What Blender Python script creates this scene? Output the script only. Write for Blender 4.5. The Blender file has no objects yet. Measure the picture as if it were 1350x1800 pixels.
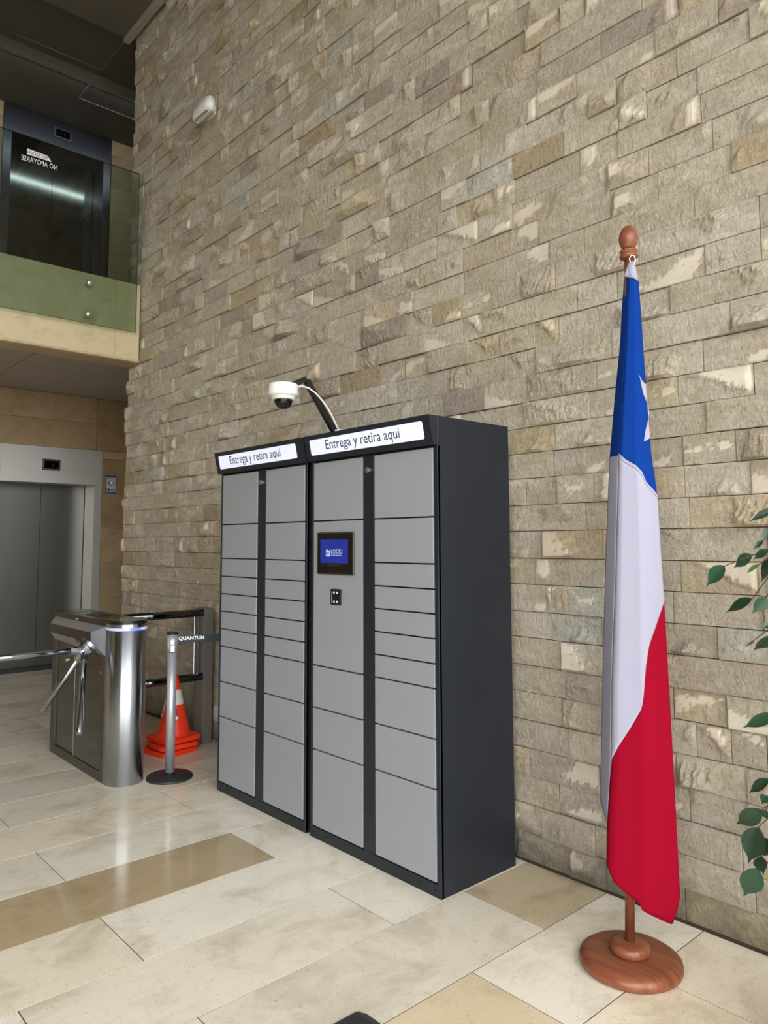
import bpy, bmesh, math, random
import numpy as np
from mathutils import Vector, Matrix
from bpy_extras.object_utils import world_to_camera_view

random.seed(7)
rng = np.random.default_rng(11)
scn = bpy.context.scene
COL = scn.collection

# ------------------------------------------------------------------ camera
CAM_POS = Vector((0.0, 0.0, 1.47))
yaw, pitch, roll = math.radians(-48.0907), math.radians(4.9261), math.radians(-0.2016)
fw = Vector((math.sin(yaw) * math.cos(pitch), math.cos(yaw) * math.cos(pitch), math.sin(pitch)))
r0 = Vector((math.cos(yaw), -math.sin(yaw), 0.0))
u0 = r0.cross(fw)
rt = r0 * math.cos(roll) + u0 * math.sin(roll)
up = u0 * math.cos(roll) - r0 * math.sin(roll)
cam_data = bpy.data.cameras.new('camera')
cam_data.sensor_fit = 'AUTO'
cam_data.sensor_width = 36.0
cam_data.lens = 1299.385 / 1800.0 * 36.0
cam_data.shift_y = (841.297 - 900.0) / 1800.0
cam_data.clip_end = 500
cam = bpy.data.objects.new('camera', cam_data)
M = Matrix.Identity(4)
for i in range(3):
    M[i][0], M[i][1], M[i][2], M[i][3] = rt[i], up[i], -fw[i], CAM_POS[i]
cam.matrix_world = M
COL.objects.link(cam)
scn.camera = cam

# ------------------------------------------------------------------ exposure and sky
scn.view_settings.view_transform = 'Standard'
scn.view_settings.look = 'None'
scn.view_settings.gamma = 1.0
scn.view_settings.use_curve_mapping = False
scn.view_settings.exposure = 0.94

world = bpy.data.worlds.new('overcast_sky')
scn.world = world
world.use_nodes = True
wn, wl = world.node_tree.nodes, world.node_tree.links
bg = wn['Background']
tc = wn.new('ShaderNodeTexCoord')
sep = wn.new('ShaderNodeSeparateXYZ')
wl.new(tc.outputs['Generated'], sep.inputs[0])
cr = wn.new('ShaderNodeValToRGB')
cr.color_ramp.elements[0].position = 0.0
cr.color_ramp.elements[0].color = (0.80, 0.82, 0.84, 1)
cr.color_ramp.elements[1].position = 0.8
cr.color_ramp.elements[1].color = (1.0, 1.0, 1.0, 1)
wl.new(sep.outputs[2], cr.inputs[0])
wl.new(cr.outputs[0], bg.inputs[0])
bg.inputs[1].default_value = 3.6

# ------------------------------------------------------------------ material helpers
def lin(c):
    return tuple((x / 255 / 12.92) if x / 255 <= 0.04045 else (((x / 255) + 0.055) / 1.055) ** 2.4 for x in c) + (1.0,)


def new_mat(name):
    m = bpy.data.materials.new(name)
    m.use_nodes = True
    return m, m.node_tree.nodes, m.node_tree.links, m.node_tree.nodes['Principled BSDF']


def pbr(name, rgb, rough=0.5, metal=0.0, noise=0.0, nscale=20.0, bump=0.0, bscale=60.0, emit=None, estr=0.0,
        spec=0.5, stretch=None, rough_var=0.0, coat=0.0):
    m, n, l, b = new_mat(name)
    base = lin(rgb)
    b.inputs['Base Color'].default_value = base
    b.inputs['Roughness'].default_value = rough
    b.inputs['Metallic'].default_value = metal
    b.inputs['Specular IOR Level'].default_value = spec
    b.inputs['Coat Weight'].default_value = coat
    t = n.new('ShaderNodeTexCoord')
    mp = n.new('ShaderNodeMapping')
    if stretch:
        mp.inputs['Scale'].default_value = stretch
    l.new(t.outputs['Object'], mp.inputs[0])
    nz = n.new('ShaderNodeTexNoise')
    nz.inputs['Scale'].default_value = nscale
    nz.inputs['Detail'].default_value = 5
    l.new(mp.outputs[0], nz.inputs[0])
    if noise:
        mx = n.new('ShaderNodeMix'); mx.data_type = 'RGBA'
        mx.inputs[6].default_value = tuple(x * (1 - noise) for x in base[:3]) + (1,)
        mx.inputs[7].default_value = tuple(min(1, x * (1 + noise)) for x in base[:3]) + (1,)
        l.new(nz.outputs[0], mx.inputs[0]); l.new(mx.outputs[2], b.inputs['Base Color'])
    if rough_var:
        mr = n.new('ShaderNodeMapRange')
        mr.inputs[3].default_value = max(0, rough - rough_var); mr.inputs[4].default_value = rough + rough_var
        l.new(nz.outputs[0], mr.inputs[0]); l.new(mr.outputs[0], b.inputs['Roughness'])
    if bump:
        nb = n.new('ShaderNodeTexNoise'); nb.inputs['Scale'].default_value = bscale; nb.inputs['Detail'].default_value = 4
        l.new(mp.outputs[0], nb.inputs[0])
        bp = n.new('ShaderNodeBump'); bp.inputs['Strength'].default_value = bump; bp.inputs['Distance'].default_value = 0.01
        l.new(nb.outputs[0], bp.inputs['Height']); l.new(bp.outputs[0], b.inputs['Normal'])
    if emit:
        b.inputs['Emission Color'].default_value = lin(emit)
        b.inputs['Emission Strength'].default_value = estr
    return m


def steel(name, rgb, rough, stretch=(1, 1, 60)):
    return pbr(name, rgb, rough, 1.0, noise=0.05, nscale=5, stretch=(30, 30, 0.4))


def stone_mat(name, source):
    """split-face travertine; the tint of each stone comes from its object colour or from a mesh attribute"""
    m, n, l, b = new_mat(name)
    geo = n.new('ShaderNodeNewGeometry')
    if source == 'object':
        ti = n.new('ShaderNodeObjectInfo'); tint = ti.outputs['Color']
    else:
        ti = n.new('ShaderNodeAttribute'); ti.attribute_name = 'tint'; tint = ti.outputs['Color']
    fl = n.new('ShaderNodeAttribute'); fl.attribute_name = 'sawn'
    # cloudy veins
    mp = n.new('ShaderNodeMapping'); mp.inputs['Scale'].default_value = (1, 1, 2.2)
    l.new(geo.outputs['Position'], mp.inputs[0])
    n1 = n.new('ShaderNodeTexNoise'); n1.inputs['Scale'].default_value = 9; n1.inputs['Detail'].default_value = 6; n1.inputs['Roughness'].default_value = 0.65
    n1.inputs['Distortion'].default_value = 0.6
    l.new(mp.outputs[0], n1.inputs[0])
    ramp = n.new('ShaderNodeValToRGB')
    ramp.color_ramp.elements[0].position = 0.28; ramp.color_ramp.elements[0].color = (0.80, 0.76, 0.70, 1)
    ramp.color_ramp.elements[1].position = 0.66; ramp.color_ramp.elements[1].color = (1.08, 1.07, 1.05, 1)
    l.new(n1.outputs[0], ramp.inputs[0])
    mul = n.new('ShaderNodeMix'); mul.data_type = 'RGBA'; mul.blend_type = 'MULTIPLY'; mul.inputs[0].default_value = 1
    l.new(tint, mul.inputs[6]); l.new(ramp.outputs[0], mul.inputs[7])
    # ochre patches and fine speckle inside each stone
    np_ = n.new('ShaderNodeTexNoise'); np_.inputs['Scale'].default_value = 3.6; np_.inputs['Detail'].default_value = 4
    l.new(geo.outputs['Position'], np_.inputs[0])
    pf = n.new('ShaderNodeMapRange'); pf.inputs[1].default_value = 0.52; pf.inputs[2].default_value = 0.74; pf.inputs[4].default_value = 0.30
    l.new(np_.outputs[0], pf.inputs[0])
    och = n.new('ShaderNodeMix'); och.data_type = 'RGBA'; och.inputs[7].default_value = lin((196, 172, 128))
    l.new(pf.outputs[0], och.inputs[0]); l.new(mul.outputs[2], och.inputs[6])
    nsp = n.new('ShaderNodeTexNoise'); nsp.inputs['Scale'].default_value = 60; nsp.inputs['Detail'].default_value = 6; nsp.inputs['Roughness'].default_value = 0.7
    l.new(geo.outputs['Position'], nsp.inputs[0])
    spr = n.new('ShaderNodeMapRange'); spr.inputs[1].default_value = 0.34; spr.inputs[2].default_value = 0.62
    spr.inputs[3].default_value = 0.86; spr.inputs[4].default_value = 1.04
    l.new(nsp.outputs[0], spr.inputs[0])
    spk = n.new('ShaderNodeMix'); spk.data_type = 'RGBA'; spk.blend_type = 'MULTIPLY'; spk.inputs[0].default_value = 1
    l.new(och.outputs[2], spk.inputs[6]); l.new(spr.outputs[0], spk.inputs[7])
    mul = spk
    # pits (small dark holes of travertine)
    n2 = n.new('ShaderNodeTexNoise'); n2.inputs['Scale'].default_value = 95; n2.inputs['Detail'].default_value = 3
    l.new(mp.outputs[0], n2.inputs[0])
    pr = n.new('ShaderNodeMapRange'); pr.inputs[1].default_value = 0.29; pr.inputs[2].default_value = 0.38
    pr.inputs[3].default_value = 0.62; pr.inputs[4].default_value = 1.0
    l.new(n2.outputs[0], pr.inputs[0])
    mul2 = n.new('ShaderNodeMix'); mul2.data_type = 'RGBA'; mul2.blend_type = 'MULTIPLY'; mul2.inputs[0].default_value = 1
    l.new(mul.outputs[2], mul2.inputs[6]); l.new(pr.outputs[0], mul2.inputs[7])
    # sawn flats: paler and greyer
    mixf = n.new('ShaderNodeMix'); mixf.data_type = 'RGBA'
    mixf.inputs[7].default_value = lin((192, 184, 171))
    ff = n.new('ShaderNodeMath'); ff.operation = 'MULTIPLY'; ff.inputs[1].default_value = 0.5
    l.new(fl.outputs['Fac'], ff.inputs[0]); l.new(ff.outputs[0], mixf.inputs[0])
    l.new(mul2.outputs[2], mixf.inputs[6])
    # mop-water stain in the lowest course
    sp = n.new('ShaderNodeSeparateXYZ'); l.new(geo.outputs['Position'], sp.inputs[0])
    ns = n.new('ShaderNodeTexNoise'); ns.inputs['Scale'].default_value = 7; ns.inputs['Detail'].default_value = 6
    l.new(geo.outputs['Position'], ns.inputs[0])
    ad = n.new('ShaderNodeMath'); ad.operation = 'MULTIPLY_ADD'; ad.inputs[1].default_value = -0.32; l.new(ns.outputs[0], ad.inputs[0]); l.new(sp.outputs[2], ad.inputs[2])
    sr = n.new('ShaderNodeMapRange'); sr.inputs[1].default_value = -0.15; sr.inputs[2].default_value = 0.07
    sr.inputs[3].default_value = 0.42; sr.inputs[4].default_value = 1.0
    l.new(ad.outputs[0], sr.inputs[0])
    mul3 = n.new('ShaderNodeMix'); mul3.data_type = 'RGBA'; mul3.blend_type = 'MULTIPLY'; mul3.inputs[0].default_value = 1
    l.new(mixf.outputs[2], mul3.inputs[6]); l.new(sr.outputs[0], mul3.inputs[7])
    l.new(mul3.outputs[2], b.inputs['Base Color'])
    b.inputs['Roughness'].default_value = 0.85
    b.inputs['Specular IOR Level'].default_value = 0.25
    # chisel relief: coarse tool facets, then grain
    mp2 = n.new('ShaderNodeMapping'); mp2.inputs['Rotation'].default_value = (0.0, 0.6, 0.0); mp2.inputs['Scale'].default_value = (1.0, 1.0, 0.62)
    l.new(geo.outputs['Position'], mp2.inputs[0])
    n3 = n.new('ShaderNodeTexNoise'); n3.inputs['Scale'].default_value = 34; n3.inputs['Detail'].default_value = 9
    n3.inputs['Roughness'].default_value = 0.72; n3.inputs['Distortion'].default_value = 0.25
    l.new(mp2.outputs[0], n3.inputs[0])
    vo = n.new('ShaderNodeTexVoronoi'); vo.inputs['Scale'].default_value = 55; vo.feature = 'F1'
    l.new(mp2.outputs[0], vo.inputs[0])
    hs = n.new('ShaderNodeMath'); hs.operation = 'MULTIPLY_ADD'; hs.inputs[1].default_value = 0.12
    l.new(vo.outputs['Distance'], hs.inputs[0]); l.new(n3.outputs[0], hs.inputs[2])
    inv = n.new('ShaderNodeMapRange'); inv.inputs[3].default_value = 1.0; inv.inputs[4].default_value = 0.10
    l.new(fl.outputs['Fac'], inv.inputs[0])
    bp = n.new('ShaderNodeBump'); bp.inputs['Distance'].default_value = 0.040
    l.new(inv.outputs[0], bp.inputs['Strength'])
    l.new(hs.outputs[0], bp.inputs['Height']); l.new(bp.outputs[0], b.inputs['Normal'])
    return m


def travertine_mat(name, rough, tinted=True, rgb=(214, 200, 170), contrast=1.0, scale=1.0):
    """honed or polished travertine slabs: cloudy beige with darker veins"""
    m, n, l, b = new_mat(name)
    geo = n.new('ShaderNodeNewGeometry')
    oi = n.new('ShaderNodeObjectInfo')
    add = n.new('ShaderNodeVectorMath'); add.operation = 'ADD'
    ofs = n.new('ShaderNodeCombineXYZ')
    rm = n.new('ShaderNodeMath'); rm.operation = 'MULTIPLY'; rm.inputs[1].default_value = 37.0
    l.new(oi.outputs['Random'], rm.inputs[0]); l.new(rm.outputs[0], ofs.inputs[2]); l.new(rm.outputs[0], ofs.inputs[0])
    l.new(geo.outputs['Position'], add.inputs[0]); l.new(ofs.outputs[0], add.inputs[1])
    mp = n.new('ShaderNodeMapping'); mp.inputs['Scale'].default_value = (1.5 * scale, 1.1 * scale, 1.4 * scale)
    l.new(add.outputs[0], mp.inputs[0])
    n1 = n.new('ShaderNodeTexNoise'); n1.inputs['Scale'].default_value = 2.6; n1.inputs['Detail'].default_value = 8
    n1.inputs['Roughness'].default_value = 0.66; n1.inputs['Distortion'].default_value = 0.5
    l.new(mp.outputs[0], n1.inputs[0])
    rp = n.new('ShaderNodeValToRGB')
    e = rp.color_ramp.elements
    e[0].position = 0.30; e[0].color = (1 - 0.30 * contrast, 1 - 0.34 * contrast, 1 - 0.42 * contrast, 1)
    e[1].position = 0.72; e[1].color = (1.05, 1.05, 1.05, 1)
    mid = rp.color_ramp.elements.new(0.5); mid.color = (1, 0.99, 0.97, 1)
    l.new(n1.outputs[0], rp.inputs[0])
    mul = n.new('ShaderNodeMix'); mul.data_type = 'RGBA'; mul.blend_type = 'MULTIPLY'; mul.inputs[0].default_value = 1
    if tinted:
        l.new(oi.outputs['Color'], mul.inputs[6])
    else:
        mul.inputs[6].default_value = lin(rgb)
    l.new(rp.outputs[0], mul.inputs[7])
    # hairline veins and pits
    n2 = n.new('ShaderNodeTexNoise'); n2.inputs['Scale'].default_value = 5.5; n2.inputs['Detail'].default_value = 9; n2.inputs['Distortion'].default_value = 2.0
    l.new(mp.outputs[0], n2.inputs[0])
    ab = n.new('ShaderNodeMath'); ab.operation = 'SUBTRACT'; ab.inputs[1].default_value = 0.5; l.new(n2.outputs[0], ab.inputs[0])
    ab2 = n.new('ShaderNodeMath'); ab2.operation = 'ABSOLUTE'; l.new(ab.outputs[0], ab2.inputs[0])
    vr = n.new('ShaderNodeMapRange'); vr.inputs[1].default_value = 0.0; vr.inputs[2].default_value = 0.012
    vr.inputs[3].default_value = 1 - 0.16 * contrast; vr.inputs[4].default_value = 1.0
    l.new(ab2.outputs[0], vr.inputs[0])
    n3 = n.new('ShaderNodeTexNoise'); n3.inputs['Scale'].default_value = 60; n3.inputs['Detail'].default_value = 2
    l.new(mp.outputs[0], n3.inputs[0])
    pr = n.new('ShaderNodeMapRange'); pr.inputs[1].default_value = 0.25; pr.inputs[2].default_value = 0.31
    pr.inputs[3].default_value = 0.68; pr.inputs[4].default_value = 1.0
    l.new(n3.outputs[0], pr.inputs[0])
    mm = n.new('ShaderNodeMath'); mm.operation = 'MULTIPLY'; l.new(vr.outputs[0], mm.inputs[0]); l.new(pr.outputs[0], mm.inputs[1])
    mul2 = n.new('ShaderNodeMix'); mul2.data_type = 'RGBA'; mul2.blend_type = 'MULTIPLY'; mul2.inputs[0].default_value = 1
    l.new(mul.outputs[2], mul2.inputs[6]); l.new(mm.outputs[0], mul2.inputs[7])
    l.new(mul2.outputs[2], b.inputs['Base Color'])
    b.inputs['Roughness'].default_value = rough
    mr = n.new('ShaderNodeMapRange'); mr.inputs[3].default_value = rough * 1.5; mr.inputs[4].default_value = rough * 0.6
    l.new(n1.outputs[0], mr.inputs[0]); l.new(mr.outputs[0], b.inputs['Roughness'])
    return m


def wood_mat(name):
    m, n, l, b = new_mat(name)
    t = n.new('ShaderNodeTexCoord'); mp = n.new('ShaderNodeMapping'); mp.inputs['Scale'].default_value = (1.6, 30, 4.5)
    mp.inputs['Rotation'].default_value = (0, 0, -0.5)
    l.new(t.outputs['Object'], mp.inputs[0])
    nz = n.new('ShaderNodeTexNoise'); nz.inputs['Scale'].default_value = 2.0; nz.inputs['Detail'].default_value = 6; nz.inputs['Distortion'].default_value = 0.35
    l.new(mp.outputs[0], nz.inputs[0])
    rp = n.new('ShaderNodeValToRGB')
    rp.color_ramp.elements[0].position = 0.32; rp.color_ramp.elements[0].color = lin((112, 62, 40))
    rp.color_ramp.elements[1].position = 0.7; rp.color_ramp.elements[1].color = lin((156, 92, 62))
    l.new(nz.outputs[0], rp.inputs[0]); l.new(rp.outputs[0], b.inputs['Base Color'])
    b.inputs['Roughness'].default_value = 0.33
    return m


def cloth(name, rgb):
    m = pbr(name, rgb, 0.9, noise=0.05, nscale=220, bump=0.05, bscale=900, spec=0.08)
    return m


def glass_mat(name):
    m, n, l, b = new_mat(name)
    out = n['Material Output']
    n.remove(b)
    tr = n.new('ShaderNodeBsdfTransparent'); tr.inputs[0].default_value = (0.74, 0.80, 0.76, 1)
    gl = n.new('ShaderNodeBsdfGlossy'); gl.inputs['Roughness'].default_value = 0.02; gl.inputs[0].default_value = (1, 1, 1, 1)
    lw = n.new('ShaderNodeLayerWeight')
    pw = n.new('ShaderNodeMath'); pw.operation = 'POWER'; pw.inputs[1].default_value = 5.0
    l.new(lw.outputs['Facing'], pw.inputs[0])
    fr = n.new('ShaderNodeMath'); fr.operation = 'MULTIPLY_ADD'; fr.inputs[1].default_value = 0.92; fr.inputs[2].default_value = 0.04
    l.new(pw.outputs[0], fr.inputs[0])
    mx = n.new('ShaderNodeMixShader')
    l.new(fr.outputs[0], mx.inputs[0]); l.new(tr.outputs[0], mx.inputs[1]); l.new(gl.outputs[0], mx.inputs[2])
    l.new(mx.outputs[0], out.inputs[0])
    return m


def leaf_mat(name, rgb):
    m, n, l, b = new_mat(name)
    oi = n.new('ShaderNodeObjectInfo')
    mx = n.new('ShaderNodeMix'); mx.data_type = 'RGBA'
    base = lin(rgb)
    mx.inputs[6].default_value = tuple(x * 0.6 for x in base[:3]) + (1,)
    mx.inputs[7].default_value = tuple(x * 1.4 for x in base[:3]) + (1,)
    l.new(oi.outputs['Random'], mx.inputs[0]); l.new(mx.outputs[2], b.inputs['Base Color'])
    b.inputs['Roughness'].default_value = 0.30
    b.inputs['Specular IOR Level'].default_value = 0.55
    return m


def brushed_column(name, rgb, rough):
    m = pbr(name, rgb, rough, 1.0, noise=0.10, nscale=7, stretch=(30, 30, 0.05))
    n, l = m.node_tree.nodes, m.node_tree.links
    b = n['Principled BSDF']
    tg = n.new('ShaderNodeTangent'); tg.direction_type = 'RADIAL'; tg.axis = 'Z'
    l.new(tg.outputs[0], b.inputs['Tangent'])
    b.inputs['Anisotropic'].default_value = 0.92
    b.inputs['Anisotropic Rotation'].default_value = 0.25
    return m


MAT = {}
MAT['stone'] = stone_mat('split_travertine', 'object')
MAT['stone_far'] = stone_mat('split_travertine_far', 'attribute')
MAT['mortar'] = pbr('dark_joint_mortar', (56, 47, 36), 0.95, noise=0.2, nscale=12)
MAT['floor_tile'] = travertine_mat('polished_travertine', 0.10, contrast=0.85)
MAT['grout'] = pbr('floor_grout', (70, 60, 46), 0.8, noise=0.15)
MAT['wall_panel'] = travertine_mat('honed_travertine', 0.45, contrast=0.8, scale=1.2)
MAT['fascia'] = travertine_mat('cream_marble', 0.35, contrast=0.55, scale=2.0)
MAT['ceiling'] = pbr('dark_ceiling_paint', (104, 98, 88), 0.7, noise=0.05, nscale=3)
MAT['soffit'] = pbr('soffit_tile_paint', (176, 168, 160), 0.75, noise=0.03, nscale=5)
MAT['joint_strip'] = pbr('ceiling_joint_tape', (128, 121, 110), 0.7, noise=0.05)
MAT['trim'] = pbr('ceiling_trim_paint', (165, 155, 142), 0.6, noise=0.05)
MAT['plaster'] = pbr('interior_plaster', (112, 106, 96), 0.8, noise=0.05, nscale=3)
MAT['dark_plaster'] = pbr('lobby_plaster', (120, 105, 85), 0.8, noise=0.05, nscale=3)
MAT['ground'] = pbr('outdoor_paving', (150, 148, 142), 0.9, noise=0.1, nscale=2)
MAT['alu_frame'] = pbr('anodised_mullion', (70, 70, 72), 0.4, 0.8, noise=0.03)
MAT['steel_door'] = steel('brushed_steel_door', (152, 152, 148), 0.36, (40, 40, 1))
MAT['steel_door_upper'] = steel('dark_polished_door', (116, 116, 112), 0.11)
MAT['steel_frame'] = pbr('brushed_steel_frame', (214, 212, 204), 0.42, 0.5, noise=0.04, nscale=5, stretch=(30, 0.4, 30))
MAT['steel_frame_dark'] = steel('dark_steel_frame', (104, 104, 110), 0.30, (40, 40, 1))
MAT['steel'] = steel('brushed_stainless', (190, 196, 202), 0.24, (1, 1, 40))
MAT['column'] = brushed_column('brushed_column', (196, 201, 207), 0.34)
MAT['steel_bright'] = steel('polished_stainless', (180, 186, 192), 0.16, (1, 1, 8))
MAT['steel_mirror'] = steel('mirror_stainless_panel', (98, 102, 106), 0.12, (1, 1, 8))
MAT['steel_grey'] = pbr('satin_grey_metal', (84, 82, 78), 0.36, 0.6, noise=0.06, nscale=4)
MAT['post_grey'] = pbr('grey_post_paint', (118, 114, 106), 0.4, 0.15, noise=0.05, nscale=4)
MAT['lid_dark'] = pbr('dark_lid_metal', (46, 45, 42), 0.22, 0.5, noise=0.05, nscale=4)
MAT['housing_pale'] = pbr('pale_satin_steel', (170, 174, 178), 0.42, 0.6, noise=0.05, nscale=4)
MAT['anthracite'] = pbr('anthracite_powder_coat', (27, 33, 42), 0.40, noise=0.05, nscale=180, bump=0.03, bscale=900)
MAT['door_grey'] = pbr('grey_powder_coat', (150, 154, 158), 0.38, noise=0.02, nscale=180, bump=0.03, bscale=900)
MAT['gap_black'] = pbr('black_recess', (10, 11, 13), 0.7, noise=0.05)
MAT['sign_lit'] = pbr('backlit_sign_panel', (170, 174, 190), 0.4, emit=(222, 228, 252), estr=0.42, noise=0.01)
MAT['lettering'] = pbr('dark_grey_lettering', (40, 42, 48), 0.5, noise=0.02)
MAT['white_letter'] = pbr('white_lettering', (235, 235, 232), 0.5, noise=0.02)
MAT['black_plastic'] = pbr('black_plastic', (18, 18, 19), 0.35, noise=0.05, nscale=60)
MAT['bezel_metal'] = pbr('brown_grey_bezel', (82, 76, 70), 0.4, 0.6, noise=0.05)
MAT['black_glass'] = pbr('black_glass', (8, 8, 9), 0.06, noise=0.02)
MAT['screen'] = pbr('blue_screen', (10, 20, 70), 0.15, emit=(26, 48, 150), estr=0.42, noise=0.01)
MAT['screen_mark'] = pbr('screen_mark', (180, 190, 215), 0.4, emit=(185, 195, 220), estr=0.12, noise=0.01)
MAT['chrome'] = pbr('chrome', (220, 218, 214), 0.22, 0.85, noise=0.03)
MAT['white_plastic'] = pbr('white_plastic', (236, 234, 228), 0.38, noise=0.02, nscale=40)
MAT['lamp_lens'] = pbr('lamp_lens', (170, 168, 160), 0.2, noise=0.2, nscale=60)
MAT['dome'] = pbr('smoked_dome', (14, 14, 15), 0.04, noise=0.02)
MAT['arm_black'] = pbr('black_arm_paint', (24, 25, 27), 0.4, noise=0.05)
MAT['cable'] = pbr('white_cable', (228, 226, 218), 0.5, noise=0.02)
MAT['mint'] = pbr('mint_plug', (168, 205, 186), 0.5, noise=0.02)
MAT['orange'] = pbr('orange_pvc', (250, 62, 26), 0.42, noise=0.06, nscale=14)
MAT['cone_white'] = pbr('reflective_white_band', (232, 228, 222), 0.35, noise=0.03)
MAT['label_red'] = pbr('red_label', (168, 28, 42), 0.5, noise=0.03)
MAT['alu'] = pbr('satin_aluminium', (186, 188, 192), 0.34, 0.55, noise=0.03, nscale=8, stretch=(1, 1, 20))
MAT['rubber'] = pbr('black_rubber', (38, 38, 40), 0.5, noise=0.12, nscale=40, bump=0.1, bscale=300)
MAT['belt'] = pbr('slate_belt_webbing', (44, 56, 64), 0.75, noise=0.1, nscale=200)
MAT['led'] = pbr('white_blue_led_band', (200, 205, 235), 0.3, emit=(190, 196, 240), estr=0.12, noise=0.01)
MAT['led_blue'] = pbr('blue_led', (90, 110, 240), 0.3, emit=(70, 90, 250), estr=1.0, noise=0.01)
MAT['wood'] = wood_mat('varnished_wood')
MAT['blue'] = cloth('blue_flag_cloth', (12, 54, 134))
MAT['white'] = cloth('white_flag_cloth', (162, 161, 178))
MAT['red'] = cloth('red_flag_cloth', (142, 6, 34))
MAT['leaf'] = leaf_mat('ficus_leaf', (38, 68, 48))
MAT['leaf_young'] = leaf_mat('ficus_young_leaf', (96, 134, 62))
MAT['leaf_yellow'] = leaf_mat('ficus_yellow_leaf', (170, 165, 50))
MAT['twig'] = pbr('twig_bark', (86, 72, 56), 0.8, noise=0.2, nscale=40, bump=0.3)
MAT['pot'] = pbr('pot_ceramic', (70, 62, 56), 0.5, noise=0.08)
MAT['soil'] = pbr('potting_soil', (48, 36, 26), 0.95, noise=0.3, nscale=60, bump=0.6, bscale=120)
MAT['glass'] = glass_mat('balustrade_glass')
MAT['glass_edge'] = pbr('green_glass_edge', (70, 92, 74), 0.2, noise=0.03)
MAT['paper'] = pbr('sign_paper', (186, 196, 214), 0.5, noise=0.02)
MAT['sign_blue'] = pbr('sign_blue_border', (36, 58, 112), 0.5, noise=0.02)
MAT['mat_pile'] = pbr('black_mat_pile', (46, 46, 48), 0.95, noise=0.5, nscale=400, bump=1.0, bscale=260)
MAT['mat_rubber'] = pbr('mat_rubber_border', (62, 60, 58), 0.7, noise=0.1, nscale=60)
MAT['added_lamp_emit'] = pbr('added_lamp_tube', (240, 245, 250), 0.4, emit=(225, 238, 250), estr=8.0, noise=0.01)  # glow of the lamp added over the upper landing

# ------------------------------------------------------------------ mesh helpers
def link(name, me, mat, parent=None, smooth=False):
    me.materials.clear()
    me.materials.append(MAT[mat] if isinstance(mat, str) else mat)
    if smooth:
        for p in me.polygons:
            p.use_smooth = True
    o = bpy.data.objects.new(name, me)
    COL.objects.link(o)
    if parent:
        o.parent = parent
    return o


def obj(name, bm, mat, parent=None, smooth=False, origin=None):
    """finish a bmesh built in the coordinates of its parent (or of the world) as one object"""
    bmesh.ops.recalc_face_normals(bm, faces=bm.faces)
    if origin is not None:
        bmesh.ops.translate(bm, verts=bm.verts, vec=-Vector(origin))
    me = bpy.data.meshes.new(name)
    bm.to_mesh(me); bm.free()
    o = link(name, me, mat, parent, smooth)
    if origin is not None:
        o.location = origin
    return o


def thing(name, label, cat, loc=(0, 0, 0), rotz=0.0, group=None):
    o = bpy.data.objects.new(name, None)
    o.empty_display_size = 0.05
    COL.objects.link(o)
    o.location = loc; o.rotation_euler = (0, 0, rotz)
    o['label'] = label; o['category'] = cat
    if group:
        o['group'] = group
    return o


def tag(o, label, cat, group=None):
    o['label'] = label; o['category'] = cat
    if group:
        o['group'] = group
    return o


def structure(o):
    o['kind'] = 'structure'
    return o


def BM():
    return bmesh.new()


def box(bm, a, b, bevel=0.0, seg=2):
    a, b = Vector(a), Vector(b)
    r = bmesh.ops.create_cube(bm, size=1.0)
    vs = r['verts']
    c, s = (a + b) / 2, b - a
    for v in vs:
        v.co = Vector((v.co.x * s.x, v.co.y * s.y, v.co.z * s.z)) + c
    if bevel:
        es = {e for v in vs for e in v.link_edges}
        bmesh.ops.bevel(bm, geom=list(es), offset=bevel, segments=seg, profile=0.5, affect='EDGES')
    return bm


def boxm(a, b, bevel=0.0, seg=2):
    return box(BM(), a, b, bevel, seg)


def frame_of(d):
    d = d.normalized()
    a = Vector((0, 0, 1)) if abs(d.z) < 0.9 else Vector((1, 0, 0))
    x = d.cross(a).normalized()
    return x, d.cross(x).normalized()


def tube(bm, pts, rad, n=12, caps=True):
    pts = [Vector(p) for p in pts]
    rads = rad if isinstance(rad, (list, tuple)) else [rad] * len(pts)
    rings = []
    px = None
    for i, p in enumerate(pts):
        d = (pts[min(i + 1, len(pts) - 1)] - pts[max(i - 1, 0)]).normalized()
        if px is None:
            x, y = frame_of(d)
        else:
            x = (px - d * px.dot(d)).normalized(); y = d.cross(x)
        px = x
        rings.append([bm.verts.new(p + (x * math.cos(2 * math.pi * k / n) + y * math.sin(2 * math.pi * k / n)) * rads[i]) for k in range(n)])
    for a, b in zip(rings, rings[1:]):
        for k in range(n):
            bm.faces.new((a[k], a[(k + 1) % n], b[(k + 1) % n], b[k]))
    if caps:
        bm.faces.new(rings[0][::-1]); bm.faces.new(rings[-1])
    return bm


def tubem(pts, rad, n=12, caps=True):
    return tube(BM(), pts, rad, n, caps)


def lathe(bm, prof, c=(0, 0, 0), n=32):
    """prof: list of (radius, z) from bottom to top, about the vertical axis through c"""
    c = Vector(c)
    rings = []
    for r, z in prof:
        if r < 1e-6:
            rings.append([bm.verts.new(c + Vector((0, 0, z)))])
        else:
            rings.append([bm.verts.new(c + Vector((r * math.cos(2 * math.pi * k / n), r * math.sin(2 * math.pi * k / n), z))) for k in range(n)])
    for a, b in zip(rings, rings[1:]):
        if len(a) == 1 and len(b) == 1:
            continue
        for k in range(n):
            k2 = (k + 1) % n
            if len(a) == 1:
                bm.faces.new((a[0], b[k2], b[k]))
            elif len(b) == 1:
                bm.faces.new((a[k], a[k2], b[0]))
            else:
                bm.faces.new((a[k], a[k2], b[k2], b[k]))
    return bm


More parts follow.
